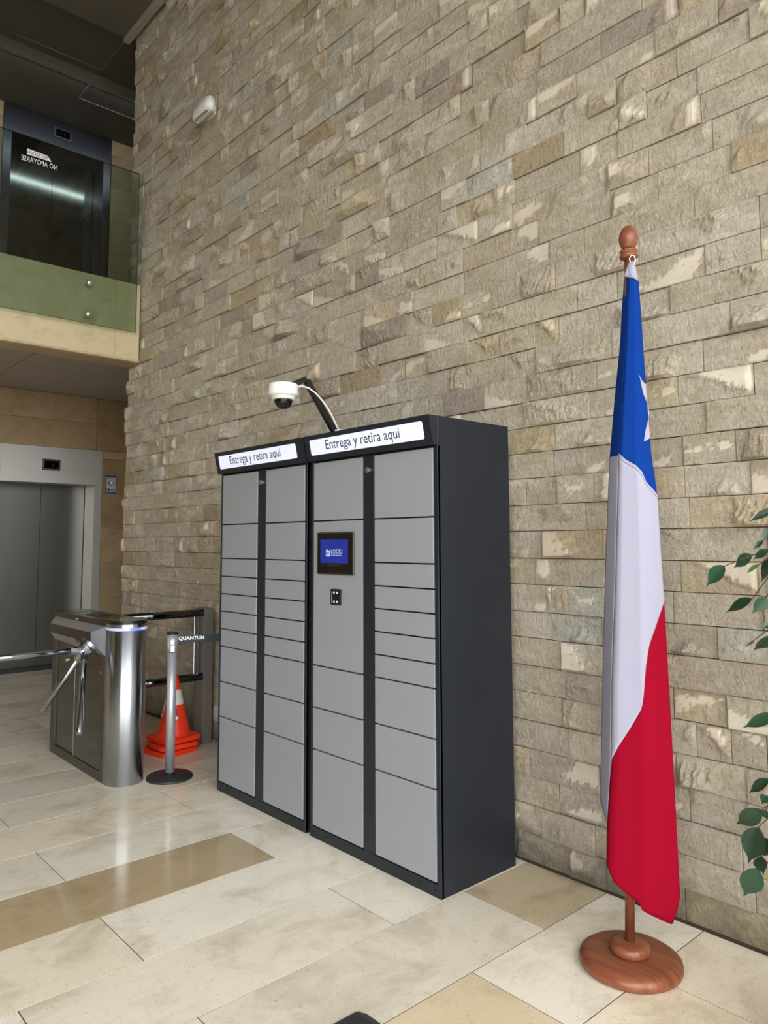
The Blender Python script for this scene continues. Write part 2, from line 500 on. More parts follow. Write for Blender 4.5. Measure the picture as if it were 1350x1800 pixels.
def prism(bm, poly, axis, lo, hi):
    """extrude a polygon given in the two other axes (cyclic order) from lo to hi along axis"""
    def at(p, t):
        if axis == 0: return Vector((t, p[0], p[1]))
        if axis == 1: return Vector((p[0], t, p[1]))
        return Vector((p[0], p[1], t))
    a = [bm.verts.new(at(p, lo)) for p in poly]
    b = [bm.verts.new(at(p, hi)) for p in poly]
    n = len(poly)
    bm.faces.new(a[::-1]); bm.faces.new(b)
    for i in range(n):
        bm.faces.new((a[i], a[(i + 1) % n], b[(i + 1) % n], b[i]))
    return bm


def text_mesh(s, size=1.0, depth=0.0, bold=0.0):
    cu = bpy.data.curves.new('lettering', 'FONT')
    cu.body = s; cu.size = size; cu.extrude = depth; cu.offset = bold; cu.resolution_u = 3
    cu.align_x = 'CENTER'; cu.align_y = 'CENTER'
    tmp = bpy.data.objects.new('lettering_tmp', cu)
    COL.objects.link(tmp)
    dg = bpy.context.evaluated_depsgraph_get()
    dg.update()
    me = bpy.data.meshes.new_from_object(tmp.evaluated_get(dg))
    bpy.data.objects.remove(tmp); bpy.data.curves.remove(cu)
    return me


def lettering(name, s, width, height, origin, xdir, ydir, mat, parent, mirror=False, bold=0.003):
    """flat letters fitted to width x height, centred on origin, in the plane of xdir and ydir; one mesh per word"""
    me = text_mesh(s, 1.0, 0.0, bold)
    bm = bmesh.new(); bm.from_mesh(me)
    bpy.data.meshes.remove(me)
    lo = [min(v.co[i] for v in bm.verts) for i in (0, 1)]
    hi = [max(v.co[i] for v in bm.verts) for i in (0, 1)]
    spans = sorted((min(v.co.x for v in f.verts), max(v.co.x for v in f.verts)) for f in bm.faces)
    cuts, end = [], spans[0][1]
    for a, b in spans:
        if a - end > 0.19: cuts.append((a + end) / 2)
        end = max(end, b)
    edges = [-1e9] + cuts + [1e9]
    sx, sy = width / (hi[0] - lo[0]), height / (hi[1] - lo[1])
    X, Y, O = Vector(xdir), Vector(ydir), Vector(origin)
    for a, b in zip(edges, edges[1:]):
        w = bm.copy()
        bmesh.ops.delete(w, geom=[f for f in w.faces if not a < f.calc_center_median().x < b], context='FACES')
        for v in w.verts:
            q = (v.co.x - (lo[0] + hi[0]) / 2) * sx * (-1 if mirror else 1)
            r = (v.co.y - (lo[1] + hi[1]) / 2) * sy
            v.co = O + X * q + Y * r
        m = bpy.data.meshes.new(name)
        w.to_mesh(m); w.free()
        link(name, m, mat, parent)
    bm.free()


# ================================================================== SETTING
D = 2.825            # mean face of the stone wall
X_END = -6.86        # where the stone wall stops at the lift lobby
EV = -9.207          # face of the lift wall
# ---- floor
floor = structure(obj('floor', boxm((-9.6, -4.2, -0.12), (3.1, 4.7, -0.0014)), 'grout'))
PX, PY = 0.4115, 1.235
dark_tiles = {(-3, 'd'): 1}
tile_cache = {}
TILE_TINTS = [(241, 234, 218), (237, 229, 211), (243, 236, 220), (233, 225, 208), (240, 230, 207)]
x_first = -2.203
tile_list = []
for k in range(-17, 15):
    xa = x_first + k * PX; xb = xa + PX
    if xa < -9.55 or xb > 3.11: continue
    # joints alternate between two offsets as in the photograph
    ph = {0: 1.19, -1: 0.785, -2: 1.20, -3: 0.785, -4: 1.21, -5: 0.80, 1: 0.77}.get(k, 1.205 if k % 2 == 0 else 0.79)
    j = ph - 4 * PY
    while j < 4.7:
        tile_list.append((k, xa, xb, max(j, -4.19), min(j + PY, 4.69)))
        j += PY
for k, xa, xb, ya, yb in tile_list:
    if yb - ya < 0.02: continue
    g = 0.0021
    key = (round(xb - xa, 3), round(yb - ya, 3))
    if key not in tile_cache:
        bm = boxm((g, g, -0.0015), (key[0] - g, key[1] - g, 0.0))
        o = obj('floor_tile', bm, 'floor_tile', floor)
        tile_cache[key] = o.data
    else:
        o = bpy.data.objects.new('floor_tile', tile_cache[key]); COL.objects.link(o); o.parent = floor
    o.location = (xa, ya, 0)
    t = random.choice(TILE_TINTS)
    f = random.uniform(0.94, 1.02)
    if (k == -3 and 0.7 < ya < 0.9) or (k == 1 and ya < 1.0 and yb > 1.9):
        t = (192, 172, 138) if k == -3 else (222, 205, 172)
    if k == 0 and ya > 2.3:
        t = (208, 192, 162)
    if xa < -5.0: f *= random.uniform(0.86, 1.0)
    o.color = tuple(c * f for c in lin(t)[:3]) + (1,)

# ---- stone wall: core, stones near and far
wall_back = structure(obj('wall_right', boxm((X_END, D + 0.03, 0), (3.1, D + 0.30, 6.62)), 'mortar'))


def stone_variant(L, H, nx, nz):
    """vertices and faces of one split stone, front towards -Y, origin at its lower left corner on the core"""
    xs = np.linspace(0, 1, nx + 1); zs = np.linspace(0, 1, nz + 1)
    xs = np.clip(xs + np.where((xs > 0) & (xs < 1), rng.uniform(-.25, .25, nx + 1) / nx, 0), 0, 1)
    zs = np.clip(zs + np.where((zs > 0) & (zs < 1), rng.uniform(-.25, .25, nz + 1) / nz, 0), 0, 1)
    U, W = np.meshgrid(xs * L, zs * H)
    h = np.full(U.shape, 9.0)
    for _ in range(rng.integers(4, 8)):
        a = rng.uniform(0.014, 0.040); gx = rng.normal(0, 0.26); gz = rng.normal(0, 0.40)
        cx, cz = rng.uniform(0, L), rng.uniform(0, H)
        h = np.minimum(h, a + gx * (U - cx) + gz * (W - cz))
    for _ in range(7):
        kx, kz = rng.normal(0, 75), rng.normal(0, 55)
        p = rng.uniform(0, 6.28)
        h += 0.0030 * (np.abs(np.sin(kx * U + kz * W + p)) - 0.6)
    h += rng.normal(0, 0.0016, U.shape); h = 0.054 * h / max(0.054, np.quantile(h, 0.97))
    h = np.clip(h, 0.001, 0.07)
    sawn = np.zeros(U.shape)
    if rng.random() < 0.42:
        cap = np.quantile(h, rng.uniform(0.62, 0.88))
        sawn = (h > cap).astype(float); h = np.minimum(h, cap)
    ed = np.minimum(np.minimum(U, L - U), np.minimum(W, H - W) * 1.3)
    h = 0.004 + h * np.clip(0.22 + ed / 0.020, 0, 1); sawn = sawn * (ed > 0.008)
    off = rng.uniform(0.0, 0.020) - 0.020
    y = -(0.018 + off + h) + 0.0
    V = [(U[i, j] / L, y[i, j], W[i, j] / H) for i in range(nz + 1) for j in range(nx + 1)]
    S = [float(sawn[i, j]) for i in range(nz + 1) for j in range(nx + 1)]
    F = []
    id = lambda i, j: i * (nx + 1) + j
    for i in range(nz):
        for j in range(nx):
            F.append((id(i, j), id(i, j + 1), id(i + 1, j + 1), id(i + 1, j)))
    ring = [id(0, j) for j in range(nx + 1)] + [id(i, nx) for i in range(1, nz + 1)] + [id(nz, j) for j in range(nx - 1, -1, -1)] + [id(i, 0) for i in range(nz - 1, 0, -1)]
    b0 = len(V)
    for r in ring:
        V.append((V[r][0], 0.004, V[r][2])); S.append(0.0)
    n = len(ring)
    for a in range(n):
        F.append((ring[(a + 1) % n], ring[a], b0 + a, b0 + (a + 1) % n))
    return np.array(V), F, S


def stone_mesh(V, F, S):
    me = bpy.data.meshes.new('stone_block')
    me.from_pydata([tuple(v) for v in V], [], F)
    a = me.attributes.new('sawn', 'FLOAT', 'POINT')
    a.data.foreach_set('value', S)
    me.update()
    return me


LEN_CLASS = [0.13, 0.20, 0.28, 0.38, 0.50]
near_pool = {c: [stone_mesh(*stone_variant(L, 0.124, max(8, int(L / 0.0125)), 11)) for _ in range(12)] for c, L in enumerate(LEN_CLASS)}
far_pool = {c: [stone_variant(L, 0.124, max(5, int(L / 0.024)), 6) for _ in range(14)] for c, L in enumerate(LEN_CLASS)}
for c in near_pool:
    for me in near_pool[c]:
        me.materials.append(MAT['stone'])
STONE_TINTS = [((230, 219, 198), 7), ((226, 215, 192), 6), ((233, 223, 205), 4), ((221, 208, 185), 3), ((226, 212, 182), 2),
               ((218, 206, 188), 2), ((202, 187, 172), 0.7), ((220, 203, 168), 0.5), ((224, 221, 206), 0.8), ((208, 190, 160), 0.4)]
tw = np.array([w for _, w in STONE_TINTS]); tw = tw / tw.sum()
stones = []
z = 0.014
row = 0
while z < 6.55:
    hgt = 0.1245 + random.uniform(-0.004, 0.004)
    hgt = min(hgt, 6.60 - z)
    x = X_END - random.uniform(0, 0.12)
    while x < 0.9:
        L = random.choice(LEN_CLASS[:1] * 2 + LEN_CLASS[1:2] * 5 + LEN_CLASS[2:3] * 6 + LEN_CLASS[3:4] * 4 + LEN_CLASS[4:] * 2) * random.uniform(0.9, 1.12)
        xa = max(x, X_END); xb = min(x + L, 0.9)
        if xb - xa > 0.03:
            stones.append((xa, xb, z, z + hgt))
        x += L
    z += hgt
    row += 1
    if hgt < 0.03: break


def seen_area(s):
    c = Vector(((s[0] + s[1]) / 2, D, (s[2] + s[3]) / 2))
    uv = world_to_camera_view(scn, cam, c)
    if not (-0.02 < uv.x < 1.02 and -0.01 < uv.y < 1.01): return 0.0
    px, py = uv.x * 1350, (1 - uv.y) * 1800
    if 395 < px < 895 and 800 < py < 1470: return 0.0
    d = c - CAM_POS
    return (s[1] - s[0]) * (s[3] - s[2]) * abs(d.y) / d.length ** 3


bpy.context.view_layer.update()
order = sorted(range(len(stones)), key=lambda i: -seen_area(stones[i]))
near_ids = set(order[:300])
FV, FF, FS, FT = [], [], [], []
base = 0
for i, (xa, xb, za, zb) in enumerate(stones):
    L = xb - xa
    c = int(np.argmin([abs(L - q) for q in LEN_CLASS]))
    t = np.array(lin(STONE_TINTS[rng.choice(len(STONE_TINTS), p=tw)][0])[:3]) * rng.uniform(0.92, 1.05)
    g = 0.0017
    if i in near_ids:
        o = bpy.data.objects.new('stone_block', random.choice(near_pool[c]))
        COL.objects.link(o); o.parent = wall_back
        o.location = (xa + g, D + 0.032, za + g); o.scale = (L - 2 * g, 1, zb - za - 2 * g)
        o.color = tuple(t) + (1,)
    else:
        V, F, S = far_pool[c][rng.integers(len(far_pool[c]))]
        W = V.copy()
        W[:, 0] = xa + g + W[:, 0] * (L - 2 * g); W[:, 1] += D + 0.032; W[:, 2] = za + g + W[:, 2] * (zb - za - 2 * g)
        FV.append(W); FF += [tuple(a + base for a in f) for f in F]; FS += S; FT += [tuple(t) + (1.0,)] * len(W)
        base += len(W)
FV = np.concatenate(FV)
me = bpy.data.meshes.new('stone_block_field')
me.from_pydata(FV.tolist(), [], FF)
me.attributes.new('sawn', 'FLOAT', 'POINT').data.foreach_set('value', FS)
me.attributes.new('tint', 'FLOAT_COLOR', 'POINT').data.foreach_set('color', np.array(FT).ravel())
sf = link('stone_blocks', me, 'stone_far', wall_back)
sf['kind'] = 'stuff'

# ---- ceiling
ceiling = structure(obj('ceiling', boxm((-6.955, -4.2, 6.53), (3.1, 4.7, 6.95)), 'ceiling'))
obj('lobby_ceiling', boxm((-9.6, -4.2, 6.70), (-6.955, 4.7, 6.95)), 'ceiling', ceiling)
bm = BM()
for a, b in (((-7.88, 2.0, 6.694), (-7.865, 2.875, 6.70)), ((-7.865, 2.865, 6.694), (-6.96, 2.88, 6.70)),
             ((-8.56, 2.865, 6.694), (-8.2, 2.88, 6.70)), ((-8.57, 2.865, 6.694), (-8.555, 3.8, 6.70))):
    box(bm, a, b)
obj('panel_joint_strip', bm, 'joint_strip', ceiling)
trim = structure(obj('trim_1', boxm((-6.955, D - 0.075, 6.475), (3.1, D - 0.012, 6.53), 0.006), 'trim'))

# ---- mezzanine: slab, fascia, soffit tiles
FX = -6.564
slab = structure(obj('trim_2', boxm((-9.207, -4.2, 3.33), (-6.87, 4.6, 3.86)), 'dark_plaster'))
beam = structure(obj('trim_3', boxm((-6.842, -4.2, 3.15), (FX - 0.03, D - 0.004, 3.86)), 'fascia'))
beam.color = lin((190, 170, 132))
yb = [-4.2, -3.0, -1.8, -0.6, 0.6, 1.75 - 1.0, 2.60, D - 0.004]
yb = [-4.2, -2.5, -0.8, 0.9, 2.60, D - 0.002]
for ya, yc in zip(yb, yb[1:]):
    o = obj('fascia_slab', boxm((FX - 0.03, ya + 0.0008, 3.165), (FX, yc - 0.0008, 3.883), 0.001, 1), 'fascia', beam)
    o.color = tuple(c * random.uniform(0.97, 1.02) for c in lin((212, 196, 158))[:3]) + (1,)
o = obj('drip_moulding', prism(BM(), [(FX - 0.05, 3.145), (FX + 0.004, 3.145), (FX + 0.012, 3.150), (FX + 0.012, 3.158), (FX + 0.002, 3.166), (FX - 0.05, 3.166)], 1, -4.2, D - 0.002), 'fascia', beam)
o.color = lin((206, 188, 150))
o = obj('coping', boxm((-6.842, -4.2, 3.86), (FX - 0.031, D - 0.004, 3.883)), 'fascia', beam); o.color = lin((205, 188, 152))
soffit = structure(obj('ceiling_2', boxm((-9.207, -4.2, 3.29), (-6.843, 4.6, 3.325)), 'gap_black'))
gx = [-9.2, -9.13, -8.52, -7.91, -7.30, -6.845]
gy = [1.535 - 0.61 * k for k in range(9, 0, -1)] + [1.535, 2.145, 2.765, 3.375, 3.985, 4.59]
for xa, xb in zip(gx, gx[1:]):
    for ya, yc in zip(gy, gy[1:]):
        obj('soffit_tile', boxm((xa + 0.004, ya + 0.004, 3.278 + random.uniform(0, 0.003)), (xb - 0.004, yc - 0.004, 3.295)), 'soffit', soffit)

# ---- lift wall with its slabs
lift_wall = structure(obj('wall_left', boxm((EV - 0.62, -4.2, 0), (EV - 0.42, 4.7, 6.95)), 'dark_plaster'))
def backing(name, a, b):
    return structure(obj(name, boxm((EV - 0.42, a[0], a[1]), (EV - 0.02, b[0], b[1])), 'dark_plaster'))


lift_left = backing('wall_lift_left', (-4.2, 0.0), (2.234, 6.95))
lift_right = backing('wall_lift_right', (3.526, 0.0), (4.6, 6.95))
lift_top = backing('wall_lift_top', (2.262, 2.624), (3.524, 3.858))
PANEL_T = [(178, 152, 116), (170, 146, 110), (182, 158, 124), (162, 136, 100)]


def panel(ya, yb, za, zb, tone=1.0):
    o = obj('wall_slab', boxm((EV - 0.019, ya + 0.0015, za + 0.0015), (EV, yb - 0.0015, zb - 0.0015), 0.001, 1), 'wall_panel',
            lift_left if yb <= 2.262 else (lift_top if 2.6 < za < 3.3 else lift_right))
    f = random.uniform(0.9, 1.06) * tone
    o.color = tuple(c * f for c in lin(random.choice(PANEL_T))[:3]) + (1,)


zr = [0.0, 0.36, 0.797, 1.225, 1.655, 2.09, 2.524, 2.955, 3.278]
for za, zb in zip(zr, zr[1:]):
    for ya, yb_ in ((3.445, 4.6),):
        if zb < 2.62: panel(3.53, yb_, za, zb)
        else: panel(ya, yb_, max(za, 2.624) if za < 2.62 else za, zb)
    for ya, yb_ in ((1.1, 2.26), (-0.1, 1.1), (-1.3, -0.1), (-2.5, -1.3), (-4.19, -2.5)):
        panel(ya, yb_, za, zb)
panel(3.53, 4.6, 2.525, 2.621)
for za, zb in ((2.624, 2.955), (2.955, 3.278)):
    panel(2.26, 3.443, za, zb)
zu = [3.861, 4.35, 4.78, 5.21, 5.64, 6.07, 6.50, 6.698]
for za, zb in zip(zu, zu[1:]):
    panel(3.53, 4.6, za, zb, 0.95)
    for ya, yb_ in ((1.1, 2.235), (-0.1, 1.1), (-1.3, -0.1), (-4.19, -1.3)):
        panel(ya, yb_, za, zb, 0.95)

# ---- rest of the room shell: lobby side wall, rear wall, glazed entrance front
structure(obj('wall_back', boxm((-9.6, 4.6, 0), (X_END + 0.1, 4.75, 6.95)), 'dark_plaster'))
structure(obj('wall_lobby', boxm((X_END + 0.001, D + 0.301, 0), (X_END + 0.1, 4.6, 6.95)), 'dark_plaster'))
structure(obj('wall_front', boxm((-9.6, -4.4, 0), (0.0, -4.2, 6.95)), 'plaster'))
win = structure(obj('window_1', boxm((3.0, -4.2, 0), (3.1, -4.1, 6.53)), 'alu_frame'))
for k in range(1, 5):
    obj('mullion', boxm((3.02, -4.2 + k * 1.75 - 0.03, 0), (3.08, -4.2 + k * 1.75 + 0.03, 6.53)), 'alu_frame', win)
obj('transom', boxm((3.02, -4.2, 2.5), (3.08, D, 2.56)), 'alu_frame', win)
win2 = structure(obj('window_2', boxm((0.0, -4.3, 0), (0.08, -4.2, 6.53)), 'alu_frame'))
for k in range(1, 3):
    obj('mullion', boxm((k * 1.05 - 0.03, -4.28, 0), (k * 1.05 + 0.03, -4.22, 6.53)), 'alu_frame', win2)
structure(obj('ground', boxm((-30, -45, -0.3), (60, 45, -0.13)), 'ground'))

# ================================================================== LIFTS
def lift(name, label, z0, z1, zh, y0, y1, dark, group=None):
    """door leaves recessed in a steel portal: y0..y1 outer width, zh underside of the header, z1 its top"""
    fm = 'steel_frame_dark' if dark else 'steel_frame'
    t = thing(name, label, 'elevator', (EV, (y0 + y1) / 2, z0), 0, 'steel lifts')
    yc = (y0 + y1) / 2
    L = lambda y: y - yc
    jw = 0.095
    obj('header', boxm((-0.30, L(y0 + jw), zh - z0), (0.012, L(y1 - jw), z1 - z0), 0.002, 1), fm, t)
    for ya, yb in ((y0, y0 + jw), (y1 - jw, y1)):
        obj('jamb', boxm((-0.30, L(ya), 0), (0.014, L(yb), z1 - z0), 0.002, 1), fm, t)
    ym = 2.905 - yc
    for ya, yb in ((L(y0 + jw), ym - 0.002), (ym + 0.002, L(y1 - jw))):
        obj('door_leaf', boxm((-0.36, ya, 0.006), (-0.315, yb, zh - z0 + 0.02), 0.002, 1), 'steel_door_upper' if dark else 'steel_door', t)
    obj('sill', boxm((-0.36, L(y0 + jw), -0.004), (-0.0, L(y1 - jw), 0.004)), 'steel_grey', t)
    d0, d1 = (2.805, 3.015)
    zc = z1 - 0.215 if not dark else z1 - 0.155
    d = obj('floor_display', boxm((0.010, L(d0), zc - 0.068 - z0), (0.020, L(d1), zc + 0.068 - z0), 0.003, 1), 'steel', t)
    obj('display_glass', boxm((0.0205, L(d0 + 0.022), zc - 0.045 - z0), (0.0235, L(d1 - 0.022), zc + 0.045 - z0)), 'black_glass', d)
    bm = BM()
    box(bm, (0.0237, L(2.925), zc - 0.022 - z0), (0.0242, L(2.930), zc + 0.022 - z0))
    obj('digit', bm, 'steel_grey', d)
    return t


lift('lift_door', 'ground floor brushed steel lift with closed double doors and pale header', 0.0, 2.622, 2.19, 2.26, 3.525, False)
lift('lift_door', 'upper floor dark steel lift behind the glass balustrade', 3.861, 6.69, 6.365, 2.235, 3.515, True)

# notice by the lower lift
t = thing('notice_plate', 'small blue bordered notice on the slabs beside the ground floor lift', 'sign', (EV + 0.001, 3.638, 2.10))
obj('plate', boxm((0, -0.066, 0), (0.006, 0.066, 0.217), 0.001, 1), 'sign_blue', t)
obj('paper', boxm((0.0062, -0.056, 0.012), (0.0075, 0.056, 0.195)), 'paper', t)
bm = BM(); tube(bm, [(0.0076, 0, 0.125), (0.0086, 0, 0.125)], 0.034, 20)
ring = obj('round_symbol', bm, 'steel_grey', t)
bm = BM(); tube(bm, [(0.0087, 0.002, 0.127), (0.0092, 0.002, 0.127)], 0.024, 20)
obj('symbol_face', bm, 'white_letter', ring)
bm = BM(); box(bm, (0.0076, -0.048, 0.185), (0.0080, 0.048, 0.189)); box(bm, (0.0076, -0.040, 0.176), (0.0080, 0.040, 0.179))
obj('print_line', bm, 'sign_blue', t)
bm = BM(); box(bm, (0.0076, -0.045, 0.022), (0.0080, -0.015, 0.052)); box(bm, (0.0076, 0.0, 0.024), (0.0080, 0.045, 0.032)); box(bm, (0.0076, 0.0, 0.040), (0.0080, 0.045, 0.046))
obj('print_block', bm, 'steel_grey', t)

# added lamp, placed to reflect as a bright band in the upper lift doors
t = thing('added_washer', 'slim dark lamp added on the ceiling for a bright band in the upper lift doors', 'lamp', (-8.0, 2.9, 6.70))
bm = BM(); box(bm, (0.0, -2.4, -0.125), (0.010, 1.15, 0.0)); box(bm, (-0.20, -2.4, -0.010), (0.0, 1.15, 0.0)); box(bm, (-0.20, -2.41, -0.125), (0.010, -2.4, 0.0)); box(bm, (-0.20, 1.15, -0.125), (0.010, 1.16, 0.0))
obj('housing', bm, 'ceiling', t)
obj('added_tube', tubem([(-0.026, -2.38, -0.036), (-0.026, 1.13, -0.036)], 0.022, 10), 'added_lamp_emit', t)

# ================================================================== GLASS BALUSTRADE
GX = FX + 0.055
gl = thing('glass_balustrade', 'tall green tinted glass balustrade bolted to the mezzanine edge', 'balustrade', (GX, 2.0, 3.41))
gz0, gz1 = 3.41 - 3.41, 4.93 - 3.41
obj('glass_pane', boxm((-0.006, -1.9, gz0), (0.006, 0.762, gz1)), 'glass', gl)
bm = BM()
box(bm, (-0.0064, -1.9, gz1), (0.0064, 0.7625, gz1 + 0.003)); box(bm, (-0.0064, 0.7622, gz0), (0.0064, 0.7652, gz1)); box(bm, (-0.0064, -1.9, gz0 - 0.003), (0.0064, 0.7625, gz0))
obj('polished_edge', bm, 'glass_edge', gl)
for yy in (2.325, 0.9):
    for zz in (3.775, 3.492):
        bm = tubem([(-0.054, yy - 2, zz - 3.41), (0.010, yy - 2, zz - 3.41)], 0.018, 16)
        o = obj('standoff', bm, 'chrome', gl, True)
        rad = []
        bm = BM()
        pts = [(0.008, 0.030), (0.016, 0.031), (0.026, 0.027), (0.033, 0.017), (0.036, 0.004)]
        tube(bm, [(p[0], yy - 2, zz - 3.41) for p in pts], [p[1] for p in pts], 20)
        obj('bolt_cap', bm, 'chrome', o, True)
# words printed for the landing side: seen mirrored from the hall
obj('sticker', prism(BM(), [(-0.230, 4.820 - 3.41), (-0.230, 4.768 - 3.41), (-0.028, 4.768 - 3.41), (-0.062, 4.812 - 3.41)], 0, 0.0063, 0.0072), 'white_letter', gl)
lettering('lettering', 'PRECAUCION', 0.168, 0.028, (0.0074, -0.142, 4.792 - 3.41), (0, 1, 0), (0, 0, 1), 'lettering', gl, mirror=True)
lettering('lettering', 'NO APOYARSE', 0.295, 0.046, (0.0074, -0.126, 4.730 - 3.41), (0, 1, 0.02), (0, 0, 1), 'white_letter', gl, mirror=True)

# ================================================================== EMERGENCY LAMP ON THE WALL
t = thing('emergency_light', 'white oblong emergency light mounted high on the stone wall', 'lamp', (-5.25, D - 0.028, 4.985))
bm = BM()
prof = []
for k in range(24):
    a = 2 * math.pi * k / 24
    prof.append((0.085 * (1 if math.cos(a) > 0 else -1) * (abs(math.cos(a)) > 1e-6) + 0.060 * math.cos(a), -0.045 + 0.045 * math.sin(a)))
prism(bm, [(p[0], p[1]) for p in prof], 2, -0.055, 0.055)
bmesh.ops.bevel(bm, geom=[e for e in bm.edges if abs(e.verts[0].co.z - e.verts[1].co.z) < 1e-5], offset=0.006, segments=2, affect='EDGES')
obj('housing', bm, 'white_plastic', t, True)
rim = obj('lamp_face', prism(BM(), [(p[0] * 0.86, -0.045 + (p[1] + 0.045) * 0.8) for p in prof], 2, -0.0575, -0.0545), 'lamp_lens', t)
for k in range(6):
    obj('led_lens', tubem([(-0.10 + 0.04 * k, -0.045, -0.062), (-0.10 + 0.04 * k, -0.045, -0.057)], 0.014, 12), 'white_plastic', rim)
obj('mounting_bracket', boxm((-0.06, -0.004, -0.03), (0.06, 0.035, 0.03)), 'white_plastic', t)

# ================================================================== PARCEL LOCKERS
LF = 2.298          # locker front plane
LB = 2.786          # locker back
ROWS = [0.057, 0.434, 0.640, 0.849, 0.953, 1.058, 1.163, 1.268, 1.376, 1.580, 1.885]


def locker(name, label, x0, c, right):
    """c: left door x0,x1, right door x0,x1"""
    H = 2.020
    w = c[4]
    t = thing(name, label, 'locker', (x0, LF, 0), 0, 'parcel locker banks')
    X = lambda x: x - x0
    # carcass: two sides, back, top, plinth and posts
    body = BM()
    box(body, (0, 0.002, 0), (0.018, LB - LF, H), 0.0015, 1)
    box(body, (w - 0.018, 0.002, 0), (w, LB - LF, H), 0.0015, 1)
    box(body, (0.018, LB - LF - 0.012, 0.0), (w - 0.018, LB - LF - 0.001, H))
    box(body, (0.018, 0.0, H - 0.018), (w - 0.018, LB - LF - 0.012, H))
    obj('carcass', body, 'anthracite', t)
    obj('inner_recess', boxm((0.018, 0.016, 0.01), (w - 0.018, 0.024, H - 0.02)), 'gap_black', t)
    pl = obj('plinth', boxm((0.0, 0.0, 0.0), (w, 0.015, 0.054), 0.001, 1), 'anthracite', t)
    for sx in (0.035, 0.13, w - 0.13, w - 0.035):
        obj('screw', tubem([(sx, -0.0015, 0.030), (sx, 0.001, 0.030)], 0.005, 8), 'gap_black', pl)
    obj('post', boxm((X(c[1]) + 0.004, 0.001, 0.054), (X(c[2]) - 0.004, 0.015, 1.89), 0.001, 1), 'anthracite', t)
    for xa, xb in ((0.0, X(c[0]) - 0.003), (X(c[3]) + 0.003, w)):
        obj('stile', boxm((xa, 0.0, 0.054), (xb, 0.015, 1.89), 0.001, 1), 'anthracite', t)
    lk = obj('lock', tubem([(X((c[1] + c[2]) / 2), -0.010, 1.815), (X((c[1] + c[2]) / 2), 0.002, 1.815)], 0.0125, 18), 'chrome', t)
    obj('keyway', boxm((X((c[1] + c[2]) / 2) - 0.0012, -0.0108, 1.807), (X((c[1] + c[2]) / 2) + 0.0012, -0.0098, 1.823)), 'gap_black', lk)
    g = 0.0032
    left_rows = list(zip(ROWS, ROWS[1:]))
    if right:
        left_rows = [(0.057, 0.431), (0.431, 0.638), (0.638, 0.848), (0.848, 1.580), (1.580, 1.885)]
    tall = None
    for k, (za, zb) in enumerate(left_rows):
        d = obj('door', boxm((X(c[0]) + g, -0.0015, za + g), (X(c[1]) - g, 0.014, zb - g), 0.0022, 2), 'door_grey', t)
        if right and k == 3: tall = d
    for za, zb in zip(ROWS, ROWS[1:]):
        obj('door', boxm((X(c[2]) + g, -0.0015, za + g), (X(c[3]) - g, 0.014, zb - g), 0.0022, 2), 'door_grey', t)
    # leaning sign box
    sec = [(-0.054, 2.0195), (0.0012, 2.0195), (0.0012, 1.892), (-0.026, 1.892)]
    sg = obj('sign_box', prism(BM(), [(p[0], p[1]) for p in sec], 0, 0.0 if right else 0.0, w + (0.0 if right else 0.024)), 'anthracite', t)
    nrm = Vector((0, -(2.022 - 1.892), -0.028)).normalized()
    upv = Vector((0, -0.028, 0.130)).normalized()
    mid = Vector((w / 2, -0.040, 1.957))
    m2 = 0.045
    bm = BM()
    hw = w / 2 - m2
    vs = []
    for dd in (0.0005, 0.0025):
        rr = []
        for k in range(24):
            a = 2 * math.pi * (k + 0.5) / 24
            sx_, sz_ = math.copysign(1, math.cos(a)), math.copysign(1, math.sin(a))
            px_ = sx_ * (hw - 0.010) + 0.010 * math.cos(a); pz_ = sz_ * (0.0400 - 0.010) + 0.010 * math.sin(a)
            rr.append(bm.verts.new(mid + Vector((px_, 0, 0)) + upv * pz_ + nrm * dd))
        vs.append(rr)
    bm.faces.new(vs[1]); bm.faces.new(vs[0][::-1])
    for k in range(24):
        bm.faces.new((vs[0][k], vs[0][(k + 1) % 24], vs[1][(k + 1) % 24], vs[1][k]))
    sp = obj('sign_panel', bm, 'sign_lit', sg)
    lettering('lettering', 'Entrega y retira aquí', w * 0.600, 0.064, mid + nrm * 0.0032 + upv * -0.002 + Vector((-0.008, 0, 0)), (1, 0, 0), upv, 'lettering', sg)
    return t, tall


lkL, _ = locker('parcel_locker', 'grey parcel locker bank with twenty plain doors, beside the belt post', -4.066, (-4.047, -3.650, -3.563, -3.187, 0.899), False)
lkR, tall = locker('parcel_locker', 'grey parcel locker bank with blue touchscreen and scanner', -3.128, (-3.108, -2.715, -2.630, -2.239, 0.915), True)
# screen and scanner on the tall door (coordinates of the locker)
X = lambda x: x + 3.128
sc = obj('touchscreen', boxm((X(-3.063), -0.012, 1.310), (X(-2.771), 0.0, 1.522), 0.005, 2), 'bezel_metal', tall)
obj('screen_surround', boxm((X(-3.056), -0.0135, 1.317), (X(-2.778), -0.0118, 1.515)), 'black_glass', tall)
obj('screen_display', boxm((X(-3.031), -0.0142, 1.3675), (X(-2.810), -0.0134, 1.4845)), 'screen', tall)
obj('task_bar', boxm((X(-3.031), -0.0142, 1.350), (X(-2.810), -0.0134, 1.367)), 'black_plastic', tall)
obj('task_mark', boxm((X(-2.965), -0.0146, 1.356), (X(-2.875), -0.0141, 1.361)), 'bezel_metal', tall)
lettering('lettering', 'LOCKI', 0.088, 0.022, (X(-2.899), -0.0146, 1.425), (1, 0, 0), (0, 0, 1), 'screen_mark', tall)
bm = BM()
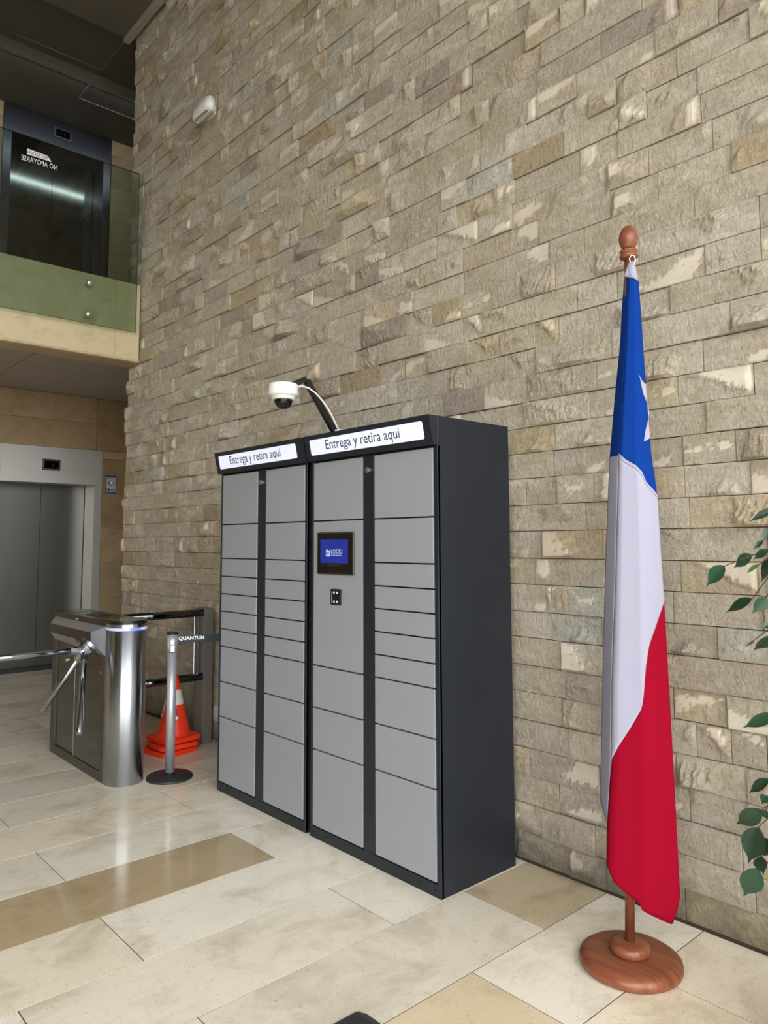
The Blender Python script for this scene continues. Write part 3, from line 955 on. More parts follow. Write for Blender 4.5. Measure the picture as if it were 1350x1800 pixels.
for i, j, ww, hh in ((0, 0, .016, .014), (1, 0, .016, .016), (0, 1, .016, .016), (1, 1, .016, .012)):
    box(bm, (X(-2.984) + i * 0.018, -0.0147, 1.400 + j * 0.018), (X(-2.984) + i * 0.018 + ww, -0.0142, 1.400 + j * 0.018 + hh))
obj('screen_emblem', bm, 'screen_mark', tall)
bm = BM()
for k in range(9): box(bm, (X(-2.942) + k * 0.0095, -0.0147, 1.405), (X(-2.942) + k * 0.0095 + 0.0065, -0.0142, 1.4085))
obj('tag_line', bm, 'screen_mark', tall)
rd = obj('scanner', boxm((X(-2.957), -0.008, 1.161), (X(-2.872), 0.0, 1.239), 0.006, 3), 'black_plastic', tall)
obj('scanner_window', boxm((X(-2.940), -0.0092, 1.175), (X(-2.893), -0.0078, 1.225)), 'black_glass', tall)
bm = BM()
box(bm, (X(-2.9435), -0.0094, 1.173), (X(-2.9405), -0.008, 1.227))
for px_ in (-2.924, -2.900):
    for pz_ in (1.178, 1.222):
        tube(bm, [(X(px_), -0.0104, pz_), (X(px_), -0.009, pz_)], 0.006, 10)
obj('scanner_light', bm, 'white_letter', tall)

# ================================================================== CAMERA ON ITS ARM
CX = -3.03
t = thing('security_camera', 'white dome camera on a black arm rising behind the lit locker sign', 'camera', (CX, 2.372, 2.020))
Y = lambda y: y - 2.372
Z = lambda z_: z_ - 2.020
bm = BM()


def bar(bm, a, b, w, h):
    a, b = Vector(a), Vector(b)
    d = (b - a).normalized(); x = Vector((1, 0, 0)); y = d.cross(x).normalized()
    va = [bm.verts.new(a + x * sx * w + y * sy * h) for sx, sy in ((-1, -1), (1, -1), (1, 1), (-1, 1))]
    vb = [bm.verts.new(b + x * sx * w + y * sy * h) for sx, sy in ((-1, -1), (1, -1), (1, 1), (-1, 1))]
    bm.faces.new(va[::-1]); bm.faces.new(vb)
    for k in range(4): bm.faces.new((va[k], va[(k + 1) % 4], vb[(k + 1) % 4], vb[k]))
    return bm


bar(bm, (0, Y(2.392), Z(2.0205)), (0, Y(2.190), Z(2.295)), 0.012, 0.015)
obj('arm', bm, 'arm_black', t)
obj('arm_head', bar(BM(), (0, Y(2.183), Z(2.300)), (0, Y(2.085), Z(2.252)), 0.012, 0.014), 'arm_black', t)
obj('foot_plate', boxm((-0.03, Y(2.355), 0.0), (0.03, Y(2.43), 0.005)), 'arm_black', t)
cd = (0, Y(2.05), 0)
b_ = obj('camera_body', lathe(BM(), [(0.0, Z(2.256)), (0.066, Z(2.256)), (0.073, Z(2.250)), (0.075, Z(2.205)), (0.071, Z(2.196)), (0.060, Z(2.194)), (0.058, Z(2.180)), (0.053, Z(2.176)), (0.0, Z(2.176))], cd, 40), 'white_plastic', t, True)
prof = [(0.0, Z(2.176) - 0.046)] + [(0.046 * math.sin(math.radians(a)), Z(2.176) - 0.046 * math.cos(math.radians(a))) for a in range(12, 91, 13)] + [(0.046, Z(2.178))]
obj('dome_cover', lathe(BM(), prof, cd, 32), 'dome', t, True)
bm = BM()
tube(bm, [(0.012, Y(2.110), Z(2.245)), (0.022, Y(2.145), Z(2.256)), (0.032, Y(2.18), Z(2.250)), (0.042, Y(2.215), Z(2.228)), (0.050, Y(2.25), Z(2.195)), (0.055, Y(2.285), Z(2.155)), (0.055, Y(2.32), Z(2.108)), (0.050, Y(2.352), Z(2.062)), (0.044, Y(2.372), Z(2.030))], 0.0042, 8)
obj('cable', bm, 'cable', t, True)
obj('cable_plug', boxm((0.025, Y(2.352), 0.0), (0.055, Y(2.392), 0.036), 0.006), 'white_plastic', t)
obj('cable_connector', boxm((0.055, Y(2.355), 0.004), (0.080, Y(2.385), 0.030), 0.005), 'mint', t)

# ================================================================== TURNSTILE
TX0, TX1, TYC, TR = -5.62, -4.602, 1.951, 0.117
t = thing('turnstile', 'stainless steel tripod turnstile with rounded end and blue light band', 'turnstile', (TX0, TYC, 0))
X = lambda x: x - TX0


def stadium(r, x_back, x_c, n=20):
    p = [(X(x_back), -r)]
    for k in range(n + 1):
        a = -math.pi / 2 + math.pi * k / n
        p.append((X(x_c) + r * math.cos(a), r * math.sin(a)))
    p.append((X(x_back), r))
    return p


bm = BM()
c_ = TX1
def half_shell(z0, z1, r=TR):
    b = BM()
    arc = [(X(TX1 - 0.045), -r)] + [(X(TX1) + r * math.cos(-math.pi / 2 + math.pi * k / 24), r * math.sin(-math.pi / 2 + math.pi * k / 24)) for k in range(25)] + [(X(TX1 - 0.045), r)]
    return prism(b, arc, 2, z0, z1)
o = obj('rounded_end', half_shell(0.0, 0.930), 'column', t)
for p in o.data.polygons: p.use_smooth = abs(p.normal.z) < 0.5 and len(p.vertices) == 4
o = obj('light_band', half_shell(0.931, 0.947, TR + 0.0015), 'led', t)
bm = BM()
arc = [(X(TX1) + (TR + 0.0022) * math.cos(a), (TR + 0.0022) * math.sin(a)) for a in [(-0.25 + 0.6 * k / 8) for k in range(9)]]
arc += [(X(TX1) + (TR - 0.004) * math.cos(a), (TR - 0.004) * math.sin(a)) for a in [(-0.25 + 0.6 * k / 8) for k in range(8, -1, -1)]]
prism(bm, arc, 2, 0.932, 0.946)
obj('blue_light', bm, 'led_blue', t)
o = obj('collar', half_shell(0.948, 0.968), 'column', t)
# long body: frame with two recessed panels on both sides
bm = BM()
box(bm, (X(TX0), -TR, 0), (X(TX1 - 0.046), TR, 0.058))
box(bm, (X(TX0), -TR, 0.80), (X(TX1 - 0.046), TR, 0.955))
box(bm, (X(TX0), -TR, 0.058), (X(TX0) + 0.075, TR, 0.80))
box(bm, (X(TX1 - 0.10), -TR, 0.058), (X(TX1 - 0.046), TR, 0.80))
obj('body_frame', bm, 'steel_grey', t)
obj('side_panel', boxm((X(TX0) + 0.075, -TR + 0.012, 0.058), (X(-5.18), TR - 0.012, 0.80)), 'steel_mirror', t)
obj('side_panel', boxm((X(-5.176), -TR + 0.006, 0.058), (X(TX1 - 0.10), TR - 0.006, 0.80)), 'steel_mirror', t)
obj('panel_edge', boxm((X(-5.1795), -TR + 0.004, 0.058), (X(-5.1765), -TR + 0.014, 0.80)), 'steel_bright', t)
# lid
bm = BM(); prism(bm, stadium(TR + 0.002, TX0 - 0.004, TX1, 24), 2, 0.968, 0.985)
box(bm, (X(TX0) - 0.003, -TR - 0.001, 0.950), (X(TX1 - 0.05), TR + 0.001, 0.969))
ld = obj('lid', bm, 'lid_dark', t)
obj('lid_glass', prism(BM(), stadium(TR - 0.012, TX1 - 0.16, TX1, 20), 2, 0.9853, 0.988), 'black_glass', ld)
obj('card_reader', boxm((X(-5.18), -0.055, 0.9853), (X(-4.98), 0.045, 0.9885), 0.002, 1), 'black_plastic', ld)
obj('reader_face', boxm((X(-5.15), -0.035, 0.9886), (X(-5.01), 0.025, 0.9895)), 'steel_grey', ld)
obj('lid_window', boxm((X(-5.55), -0.06, 0.9853), (X(-5.42), 0.05, 0.9880)), 'steel', ld)
obj('lid_screw', tubem([(X(-5.16), -TR - 0.005, 0.960), (X(-5.16), -TR + 0.001, 0.960)], 0.009, 12), 'chrome', ld)
# bevelled drive housing on the passage side
xa, xb, za, zb = -5.575, -4.650, 0.770, 0.950
fa, fb_, fz0, fz1 = -5.500, -4.735, 0.850, 0.912
yo, yi = -TR - 0.062, -TR - 0.0005
bm = BM()
B0 = [bm.verts.new((X(x_), yi, z_)) for x_, z_ in ((xa, za + 0.02), (xb, za), (xb, zb), (xa, zb))]
B1 = [bm.verts.new((X(x_), yo, z_)) for x_, z_ in ((fa, fz0), (fb_, fz0), (fb_, fz1), (fa, fz1))]
bm.faces.new(B0); bm.faces.new(B1)
for k in range(4): bm.faces.new((B0[k], B0[(k + 1) % 4], B1[(k + 1) % 4], B1[k]))
dh = obj('drive_housing', bm, 'housing_pale', t)
obj('housing_face', boxm((X(fa), yo - 0.002, fz0), (X(fb_), yo, fz1)), 'lid_dark', dh)
hub = Vector((X(-4.71), 1.725 - TYC, 0.812))
ax = Vector((0, -1, -1)).normalized()
hb = obj('hub', tubem([hub - ax * 0.048, hub - ax * 0.012, hub + ax * 0.012], [0.058, 0.058, 0.044], 24), 'steel', t)
obj('hub_plate', tubem([hub - ax * 0.022, hub - ax * 0.016], 0.088, 28), 'black_plastic', hb)
obj('hub_face', tubem([hub + ax * 0.0122, hub + ax * 0.018], 0.034, 20), 'steel_bright', hb)
dirs = [Vector((0, -1, 0)), Vector((-0.612, -0.25, -0.75)), Vector((0.612, -0.25, -0.75))]
for i, d in enumerate(dirs):
    d = d.normalized()
    L_ = (0.56, 0.54, 0.56)[i]
    a = obj('arm', tubem([hub + d * 0.035, hub + d * (L_ - 0.004), hub + d * L_], [0.0185, 0.0185, 0.016], 16), 'steel_bright', t, False)
    for p in a.data.polygons: p.use_smooth = len(p.vertices) == 4
    obj('arm_socket', tubem([hub + d * 0.02, hub + d * 0.085], 0.024, 8), 'steel', a)
for x_, z_ in ((-5.35, 0.665), (-4.72, 0.66), (-5.0, 0.72)):
    q = Vector((X(x_), -TR + 0.013, z_))
    obj('panel_screw', tubem([q, q + Vector((0, -0.012, 0))], 0.011, 10), 'chrome', t)

# ================================================================== SIDE GATE RAIL
GXR = -5.10
t = thing('barrier_rail', 'grey metal post with two steel rails joining turnstile to wall', 'barrier', (GXR, 2.77, 0))
obj('post', boxm((-0.075, -0.055, 0.0), (0.075, 0.020, 0.978), 0.004, 2), 'post_grey', t)
obj('post_cap', boxm((-0.077, -0.057, 0.978), (0.077, 0.021, 0.983), 0.001, 1), 'post_grey', t)
for zz in (0.952, 0.487):
    o = obj('rail', tubem([(0.045, -0.052, zz), (0.045, 2.072 - 2.77, zz)], 0.028, 16), 'steel_mirror', t)
    for p in o.data.polygons: p.use_smooth = len(p.vertices) == 4
o = obj('upright', tubem([(0.045, -0.085, 0.487), (0.045, -0.085, 0.952)], 0.012, 12), 'steel', t)
o = obj('upright', tubem([(0.045, -0.118, 0.487), (0.045, -0.118, 0.952)], 0.006, 10), 'steel', t)

# ================================================================== TRAFFIC CONES (a stack of three)
def cone(z0, rot, label):
    t = thing('traffic_cone', label, 'cone', (-5.03 + 0.25 * z0, 2.465 + 0.2 * z0, z0), rot, 'stacked traffic cones')
    bm = BM()
    # flange: square with cut corners and a hole, then the hollow shell
    s, ch = 0.150, 0.035
    outer = [(-s + ch, -s), (s - ch, -s), (s, -s + ch), (s, s - ch), (s - ch, s), (-s + ch, s), (-s, s - ch), (-s, -s + ch)]
    n = 32
    def ring(r, z_): return [bm.verts.new((r * math.cos(2 * math.pi * (k + .5) / n), r * math.sin(2 * math.pi * (k + .5) / n), z_)) for k in range(n)]
    def sq(sc_, z_):
        out = []
        for k in range(n):
            a = 2 * math.pi * (k + .5) / n
            c, q = math.cos(a), math.sin(a)
            r = min(s / max(abs(c), 1e-6), s / max(abs(q), 1e-6), (2 * s - ch) / (abs(c) + abs(q)))
            out.append(bm.verts.new((r * c * sc_, r * q * sc_, z_)))
        return out
    rs = [ring(0.112, 0.006), sq(0.97, 0.0), sq(1.0, 0.006), sq(1.0, 0.022), sq(0.96, 0.030), ring(0.122, 0.032), ring(0.114, 0.042), ring(0.1085, 0.055), ring(0.0215, 0.430), ring(0.017, 0.440), ring(0.012, 0.440), ring(0.0160, 0.430), ring(0.1040, 0.05), ring(0.112, 0.006)]
    for a, b in zip(rs, rs[1:]):
        for k in range(n): bm.faces.new((a[k], a[(k + 1) % n], b[(k + 1) % n], b[k]))
    bmesh.ops.remove_doubles(bm, verts=bm.verts, dist=1e-5)
    o = obj('shell', bm, 'orange', t)
    rr = lambda z_: 0.1085 + (0.0215 - 0.1085) * (z_ - 0.055) / 0.375
    bm = BM(); lathe(bm, [(rr(0.245) + 0.0008, 0.245), (rr(0.345) + 0.0008, 0.345)], n=32)
    obj('reflective_band', bm, 'cone_white', t, True)
    return t


cone(0.0, 0.20, 'orange traffic cone at the bottom of the stack of three')
cone(0.044, 0.0, 'orange traffic cone in the middle of the stack of three')
top = cone(0.088, 0.12, 'orange traffic cone with label on top of the stack of three')
bm = BM(); lab = []
for i in range(5):
    zl = 0.145 + 0.075 * i / 4
    r = 0.1085 + (0.0215 - 0.1085) * (zl - 0.055) / 0.375 + 0.0012
    lab.append([bm.verts.new((r * math.cos(a), r * math.sin(a), zl)) for a in [-0.62 + 0.36 * k / 4 for k in range(5)]])
for a, b in zip(lab, lab[1:]):
    for k in range(4): bm.faces.new((a[k], a[k + 1], b[k + 1], b[k]))
sticker = obj('label_sticker', bm, 'label_red', top)
bm = BM(); lab = []
for zl in (0.150, 0.170):
    r = 0.1085 + (0.0215 - 0.1085) * (zl - 0.055) / 0.375 + 0.0018
    lab.append([bm.verts.new((r * math.cos(a), r * math.sin(a), zl)) for a in [-0.60 + 0.32 * k / 4 for k in range(5)]])
for k in range(4): bm.faces.new((lab[0][k], lab[0][k + 1], lab[1][k + 1], lab[1][k]))
obj('label_strip', bm, 'cone_white', sticker)

# ================================================================== BELT POST
t = thing('belt_stanchion', 'aluminium belt barrier post on a round black base beside the cones', 'stanchion', (-4.473, 2.193, 0))
obj('base', lathe(BM(), [(0.0, 0.0), (0.142, 0.0), (0.144, 0.006), (0.138, 0.016), (0.06, 0.026), (0.0, 0.027)], n=48), 'rubber', t, True)
obj('foot_collar', lathe(BM(), [(0.0, 0.026), (0.034, 0.026), (0.034, 0.036), (0.0, 0.036)], n=28), 'black_plastic', t)
o = obj('pole', tubem([(0, 0, 0.036), (0, 0, 0.80)], 0.0295, 28), 'alu', t)
for p in o.data.polygons: p.use_smooth = len(p.vertices) == 4
hd = obj('head', tubem([(0, 0, 0.775), (0, 0, 0.888)], 0.0360, 28), 'alu', t)
for p in hd.data.polygons: p.use_smooth = len(p.vertices) == 4
obj('head_cap', lathe(BM(), [(0.0, 0.888), (0.037, 0.888), (0.037, 0.897), (0.033, 0.902), (0.0, 0.903)], n=28), 'black_plastic', t)
bd = Vector((0.12, 0.29, 0)).normalized()
sd = Vector((bd.y, -bd.x, 0))
bm = BM()
p0 = bd * 0.034
clip = obj('belt_clip', boxm((-0.014, 0.0, 0.782), (0.014, 0.018, 0.826), 0.002, 1), 'alu', t)
clip.location = sd * 0.032; clip.rotation_euler = (0, 0, math.atan2(sd.y, sd.x) - math.pi / 2)
L_ = 0.63
bm = BM()
pr = None
th = 0.0012
for k in range(9):
    q = p0 + bd * (L_ * k / 8) + sd * 0.006
    zc = 0.8585 - 0.002 * math.sin(math.pi * k / 8)
    cur = [bm.verts.new(q + sd * s_ + Vector((0, 0, dz))) for s_, dz in ((-th, zc - 0.024), (th, zc - 0.024), (th, zc + 0.024), (-th, zc + 0.024))]
    if pr:
        for j in range(4): bm.faces.new((pr[j], pr[(j + 1) % 4], cur[(j + 1) % 4], cur[j]))
    else: bm.faces.new(cur[::-1])
    pr = cur
bm.faces.new(pr)
obj('belt', bm, 'belt', t)
lettering('lettering', 'QUANTUM', 0.160, 0.027, p0 + bd * 0.084 + sd * 0.0085 + Vector((0, 0, 0.8595)), bd, (0, 0, 1), 'white_letter', t, bold=0.03)

# ================================================================== FLAG ON ITS STAND
FB = Vector((-1.443, 2.438, 0.0))
t = thing('flagpole_stand', 'varnished wooden flag pole with egg finial on a round base', 'flagpole', FB)
obj('base_disc', lathe(BM(), [(0.0, 0.0), (0.160, 0.0), (0.170, 0.008), (0.174, 0.020), (0.170, 0.034), (0.155, 0.044), (0.140, 0.048), (0.0, 0.050)], n=64), 'wood', t, True)
obj('base_boss', lathe(BM(), [(0.0, 0.050), (0.066, 0.050), (0.069, 0.060), (0.068, 0.074), (0.060, 0.083), (0.045, 0.087), (0.0, 0.088)], n=48), 'wood', t, True)
lean = Vector((0.062, 0.036, 2.56))
ptop = lean * (2.520 / 2.56)
o = obj('pole', tubem([(0, 0, 0.086), ptop], 0.0165, 24), 'wood', t)
for p in o.data.polygons: p.use_smooth = len(p.vertices) == 4
obj('collar', lathe(BM(), [(0.0, -0.002), (0.021, -0.002), (0.033, 0.004), (0.035, 0.011), (0.031, 0.017), (0.026, 0.019), (0.029, 0.024), (0.033, 0.028), (0.030, 0.034), (0.020, 0.038), (0.0, 0.038)], ptop, 32), 'wood', t, True)
obj('finial', lathe(BM(), [(0.0, 0.036), (0.019, 0.036), (0.025, 0.044), (0.0325, 0.062), (0.0345, 0.078), (0.032, 0.096), (0.024, 0.114), (0.012, 0.126), (0.0, 0.130)], ptop, 32), 'wood', t, True)

# flag: draped cloth described by outline curves in the plane of the pole (lateral offset, height) plus fold depth
FO = Vector((-1.437, 2.43, 0.0))
RT = Vector((0.86076, 0.50902, 0.0))
TO = Vector((0.50902, -0.86076, 0.0))       # towards the hall
LEFT = [(0.05, 2.4485), (0.0354, 2.294), (0.0288, 2.2084), (0.0026, 1.9966), (-0.0218, 1.7758), (-0.0354, 1.5776), (-0.0491, 1.3709), (-0.0703, 0.964), (-0.0844, 0.6647), (-0.0921, 0.5265), (-0.0887, 0.40)]
RIDGE = [(0.0661, 2.4467), (0.0488, 2.2067), (0.0305, 1.9949), (0.0099, 1.7684), (-0.0116, 1.3712), (-0.037, 0.9658), (-0.0494, 0.6677), (-0.0663, 0.4804), (-0.0721, 0.3404), (-0.0782, 0.1232)]
RIGHT = [(0.1013, 2.4233), (0.1082, 2.2016), (0.1152, 1.9896), (0.124, 1.7807), (0.1403, 1.632), (0.1469, 1.3723), (0.1505, 1.2522), (0.1561, 0.9759), (0.1631, 0.5902), (0.1679, 0.2574), (0.1644, 0.1585)]
SEAM1 = [(-0.0216, 1.7821), (0.0314, 1.7592), (0.0699, 1.7329), (0.0907, 1.7094), (0.1031, 1.674), (0.1255, 1.6487), (0.1403, 1.63)]
SEAM2 = [(0.1525, 1.2563), (0.1195, 1.1757), (0.0925, 1.1052), (0.0763, 1.0152), (0.0724, 0.9538), (0.061, 0.892), (0.0206, 0.8205), (-0.0198, 0.7566), (-0.0424, 0.7095), (-0.0514, 0.6635)]
HEM = [(-0.074, 0.344), (-0.0466, 0.2955), (0.0035, 0.26), (0.0367, 0.2398), (0.0399, 0.2232), (0.0999, 0.1902), (0.1393, 0.1679), (0.1612, 0.223), (0.1697, 0.2576)]
TOPC = [(0.0661, 2.4467), (0.1013, 2.4233)]


def by_z(tab, z_):
    a = sorted((q[1], q[0]) for q in tab)
    return float(np.interp(z_, [q[0] for q in a], [q[1] for q in a]))


def frac(l, z_):
    a, b = by_z(RIDGE, z_), by_z(RIGHT, z_)
    return (l - a) / (b - a)


def curve_in_p(tab):
    return sorted((min(1.0, max(0.0, frac(l, z_))), z_) for l, z_ in tab)


def ev(c, p):
    return float(np.interp(p, [q[0] for q in c], [q[1] for q in c]))


def depth(p, z_):
    k = min(1.0, max(0.0, (2.47 - z_) / 1.4))
    amp = 0.25 + 0.75 * k
    d = np.interp(p, [0, 0.05, 0.12, 0.25, 0.50, 0.56, 0.62, 0.82, 1.0], [0.010, 0.026, 0.034, 0.038, 0.044, 0.0425, 0.036, 0.011, -0.020]) * amp + 0.012
    return float(d + 0.0012 * amp * math.sin(9 * p + 1.6 * z_) * math.sin(math.pi * min(1, max(0, p))))


def front(p, z_, lift=0.0):
    a, b = by_z(RIDGE, z_), by_z(RIGHT, z_)
    return FO + RT * (a + (b - a) * p) + TO * (depth(p, z_) + lift) + Vector((0, 0, z_))


cS1, cS2, cH, cT = curve_in_p(SEAM1), curve_in_p(SEAM2), curve_in_p(HEM), [(0.0, 2.4467), (1.0, 2.4233)]
flag = thing('flag', 'blue, white and red cloth flag hanging in folds from the wooden pole', 'flag', (FO.x, FO.y, 0.17))
FBASE = Vector((FO.x, FO.y, 0.17))
P_COLS = sorted(set(np.round(np.linspace(0, 1, 41), 4)) | {0.488, 0.50})


def field(name, mat, c_top, c_bot, nrow, back=False):
    bm = BM()
    grid = []
    for i in range(nrow + 1):
        r = []
        for p in P_COLS:
            za, zb = ev(c_top, p), ev(c_bot, p)
            z_ = za + (zb - za) * i / nrow
            if back:
                q = front(p, z_, 0)
                a, b = by_z(RIDGE, z_), by_z(RIGHT, z_)
                k = min(1.0, max(0.0, (2.47 - z_) / 1.4))
                d = -0.012 - (0.040 * math.sin(math.pi * p) + 0.008 * math.sin(7 * p + z_)) * (0.4 + 0.6 * k)
                s0 = depth(1.0, z_) if p > 0.5 else -0.05 * k
                w = abs(2 * p - 1) ** 6
                q = FO + RT * (a + (b - a) * p) + TO * (d * (1 - w) + s0 * w) + Vector((0, 0, z_))
            else:
                q = front(p, z_)
            r.append(bm.verts.new(q - FBASE))
        grid.append(r)
    for a, b in zip(grid, grid[1:]):
        for k in range(len(P_COLS) - 1):
            bm.faces.new((a[k], b[k], b[k + 1], a[k + 1]))
    o = obj(name, bm, mat, flag, True)
    so = o.modifiers.new('cloth_thickness', 'SOLIDIFY'); so.thickness = 0.0012
    return o


blue = field('blue_field', 'blue', cT, cS1, 36)
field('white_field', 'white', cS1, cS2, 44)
field('red_field', 'red', cS2, cH, 44)
field('back_blue', 'blue', cT, cS1, 24, True)
field('back_white', 'white', cS1, cS2, 30, True)
field('back_red', 'red', cS2, [(p, z_ + 0.05) for p, z_ in cH], 30, True)


# shaded strip that turns back behind the front fold
def strip(name, mat, zt, zb_fn, nrow):
    bm = BM(); grid = []
    for i in range(nrow + 1):
        r = []
        for k in range(11):
            q = k / 10
            za, zb = (zt(q) if callable(zt) else zt), zb_fn(q)
            z_ = za + (zb - za) * i / nrow
            l0, l1 = by_z(LEFT, z_), by_z(RIDGE, z_)
            amp = 0.25 + 0.75 * min(1, max(0, (2.47 - z_) / 1.4))
            d1 = depth(0.0, z_)
            dd = d1 - (1 - q) ** 1.2 * 0.11 * amp
            r.append(bm.verts.new(FO + RT * (l0 + (l1 - l0) * q) + TO * dd + Vector((0, 0, z_)) - FBASE))
        grid.append(r)
    for a, b in zip(grid, grid[1:]):
        for k in range(10): bm.faces.new((a[k], b[k], b[k + 1], a[k + 1]))
    o = obj(name, bm, mat, flag, True)
    so = o.modifiers.new('cloth_thickness', 'SOLIDIFY'); so.thickness = 0.0012


s1r = ev(cS1, 0.0)
strip('blue_fold', 'blue', 2.4475, lambda q: 1.7835 + (s1r - 1.7835) * q, 30)
strip('white_fold', 'white', lambda q: 1.7835 + (s1r - 1.7835) * q, lambda q: 0.527 + (0.475 - 0.527) * q, 40)
# seam tapes, hem and star
def ribbon(name, mat, curve, w0, w1, n=50):
    bm = BM(); pr = None
    for k in range(n + 1):
        p = k / n; z_ = ev(curve, p)
        cur = [bm.verts.new(front(p, z_ + dz, 0.0022) - FBASE) for dz in (w0, w1)]
        if pr: bm.faces.new((pr[0], cur[0], cur[1], pr[1]))
        pr = cur
    return obj(name, bm, mat, flag, True)


ribbon('seam_tape', 'white', cS1, -0.004, 0.008)
STAR_L = [(0.0882, 2.0743), (0.0938, 2.0584), (0.0987, 2.0243), (0.1038, 2.0008), (0.1183, 1.9642), (0.1222, 1.9347), (0.1164, 1.9058), (0.1054, 1.8667), (0.0993, 1.8295)]
STAR_R = [(0.0894, 2.0742), (0.101, 2.0495), (0.117, 2.0397), (0.130, 1.9891), (0.130, 1.9262), (0.130, 1.8458), (0.1013, 1.8294)]
bm = BM(); pr = None
for i in range(37):
    z_ = 2.0742 + (1.8296 - 2.0742) * i / 36
    pa, pb = frac(by_z(STAR_L, z_), z_), min(0.999, frac(by_z(STAR_R, z_), z_))
    cur = [bm.verts.new(front(pa + (pb - pa) * j / 6, z_, 0.0028) - FBASE) for j in range(7)]
    if pr:
        for j in range(6): bm.faces.new((pr[j], cur[j], cur[j + 1], pr[j + 1]))
    pr = cur
obj('white_star', bm, 'white', flag, True)
# white heading and its loop at the top
bm = BM(); g0 = []
HT = [(0.0655, 2.4955), (0.074, 2.493), (0.0857, 2.4988), (0.0905, 2.480)]
for i in range(5):
    r = []
    for j in range(9):
        q = j / 8
        lt = np.interp(q, [0, .33, .66, 1], [h[0] for h in HT]); zt = np.interp(q, [0, .33, .66, 1], [h[1] for h in HT])
        lb, zb_ = 0.050 + (0.1013 - 0.050) * q, 2.4475 - 0.022 * q
        l = lt + (lb - lt) * i / 4; z_ = zt + (zb_ - zt) * i / 4
        pp = min(1, max(0, frac(l, min(z_, 2.44))))
        r.append(bm.verts.new(FO + RT * l + TO * (depth(pp, 2.44) + 0.003) + Vector((0, 0, z_)) - FBASE))
    g0.append(r)
for a, b in zip(g0, g0[1:]):
    for k in range(8): bm.faces.new((a[k], b[k], b[k + 1], a[k + 1]))
o = obj('heading', bm, 'white', flag, True)
o.modifiers.new('cloth_thickness', 'SOLIDIFY').thickness = 0.0015
pts = [FO + RT * l + TO * 0.026 + Vector((0, 0, z_)) - FBASE for l, z_ in ((0.074, 2.492), (0.070, 2.510), (0.078, 2.522), (0.088, 2.516), (0.091, 2.500), (0.085, 2.486))]
obj('loop', tubem(pts, 0.0022, 8), 'cable', flag, True)

# ================================================================== FICUS
PX0, PY0 = -0.62, 2.40
t = thing('potted_ficus', 'green leafy ficus with glossy pointed leaves reaching in front of stone wall', 'plant', (PX0, PY0, 0))
PB = Vector((PX0, PY0, 0))
pot = obj('pot', lathe(BM(), [(0.0, 0.0), (0.13, 0.0), (0.14, 0.02), (0.17, 0.30), (0.185, 0.33), (0.185, 0.36), (0.170, 0.36), (0.160, 0.32), (0.0, 0.32)], n=40), 'pot', t, True)
obj('soil', lathe(BM(), [(0.0, 0.335), (0.10, 0.334), (0.158, 0.326), (0.0, 0.321)], n=32), 'soil', pot, True)
obj('trunk', tubem([(0, 0, 0.32), (0.01, 0.01, 0.7), (-0.01, 0.0, 1.1), (0.0, 0.01, 1.5), (0.01, 0.0, 1.85)], [0.022, 0.019, 0.016, 0.012, 0.006], 10), 'twig', t, True)
LEAVES = [[-1.031, 2.37, 1.392, -1.086, 2.352, 1.326, 0.0464], [-0.98, 2.456, 1.425, -1.048, 2.455, 1.385, 0.0361], [-0.899, 2.371, 1.441, -0.944, 2.363, 1.416, 0.0243], [-0.895, 2.417, 1.571, -0.962, 2.395, 1.529, 0.0205], [-0.943, 2.448, 1.471, -0.964, 2.424, 1.446, 0.0168], [-0.91, 2.407, 1.509, -0.914, 2.403, 1.465, 0.0246], [-0.946, 2.412, 1.395, -0.985, 2.411, 1.369, 0.0166], [-0.914, 2.449, 1.411, -0.972, 2.466, 1.341, 0.0457], [-0.962, 2.394, 1.291, -1.054, 2.397, 1.246, 0.0311], [-0.939, 2.444, 1.295, -0.977, 2.428, 1.241, 0.0397], [-0.891, 2.36, 1.192, -0.959, 2.379, 1.129, 0.0402], [-0.911, 2.396, 1.217, -0.929, 2.382, 1.207, 0.0204], [-0.989, 2.467, 1.158, -1.018, 2.466, 1.13, 0.0086], [-0.92, 2.417, 0.947, -1.024, 2.425, 0.883, 0.033], [-0.924, 2.364, 0.764, -0.997, 2.369, 0.705, 0.0287], [-0.943, 2.405, 0.7, -0.957, 2.379, 0.682, 0.0328], [-0.979, 2.439, 0.645, -1.078, 2.456, 0.56, 0.0485], [-0.97, 2.385, 0.609, -1.008, 2.386, 0.488, 0.0622], [-0.942, 2.396, 0.58, -0.981, 2.403, 0.512, 0.0437], [-0.992, 2.447, 0.5, -0.98, 2.428, 0.454, 0.045], [-1.009, 2.46, 0.457, -1.058, 2.462, 0.345, 0.0606], [-0.968, 2.442, 0.457, -0.979, 2.453, 0.427, 0.0149], [-0.957, 2.411, 0.657, -0.952, 2.419, 0.619, 0.0404]]
for k in range(46):          # the rest of the crown, out of the picture to the side
    a = random.uniform(-2.2, 2.2); rr_ = random.uniform(0.12, 0.32); zz = random.uniform(0.65, 1.95)
    b = PB + Vector((rr_ * math.cos(a), rr_ * math.sin(a) * 0.9, zz))
    e = b + Vector((0.075 * math.cos(a), 0.075 * math.sin(a), -random.uniform(0.03, 0.07)))
    LEAVES.append([*b, *e, random.uniform(0.032, 0.045)])


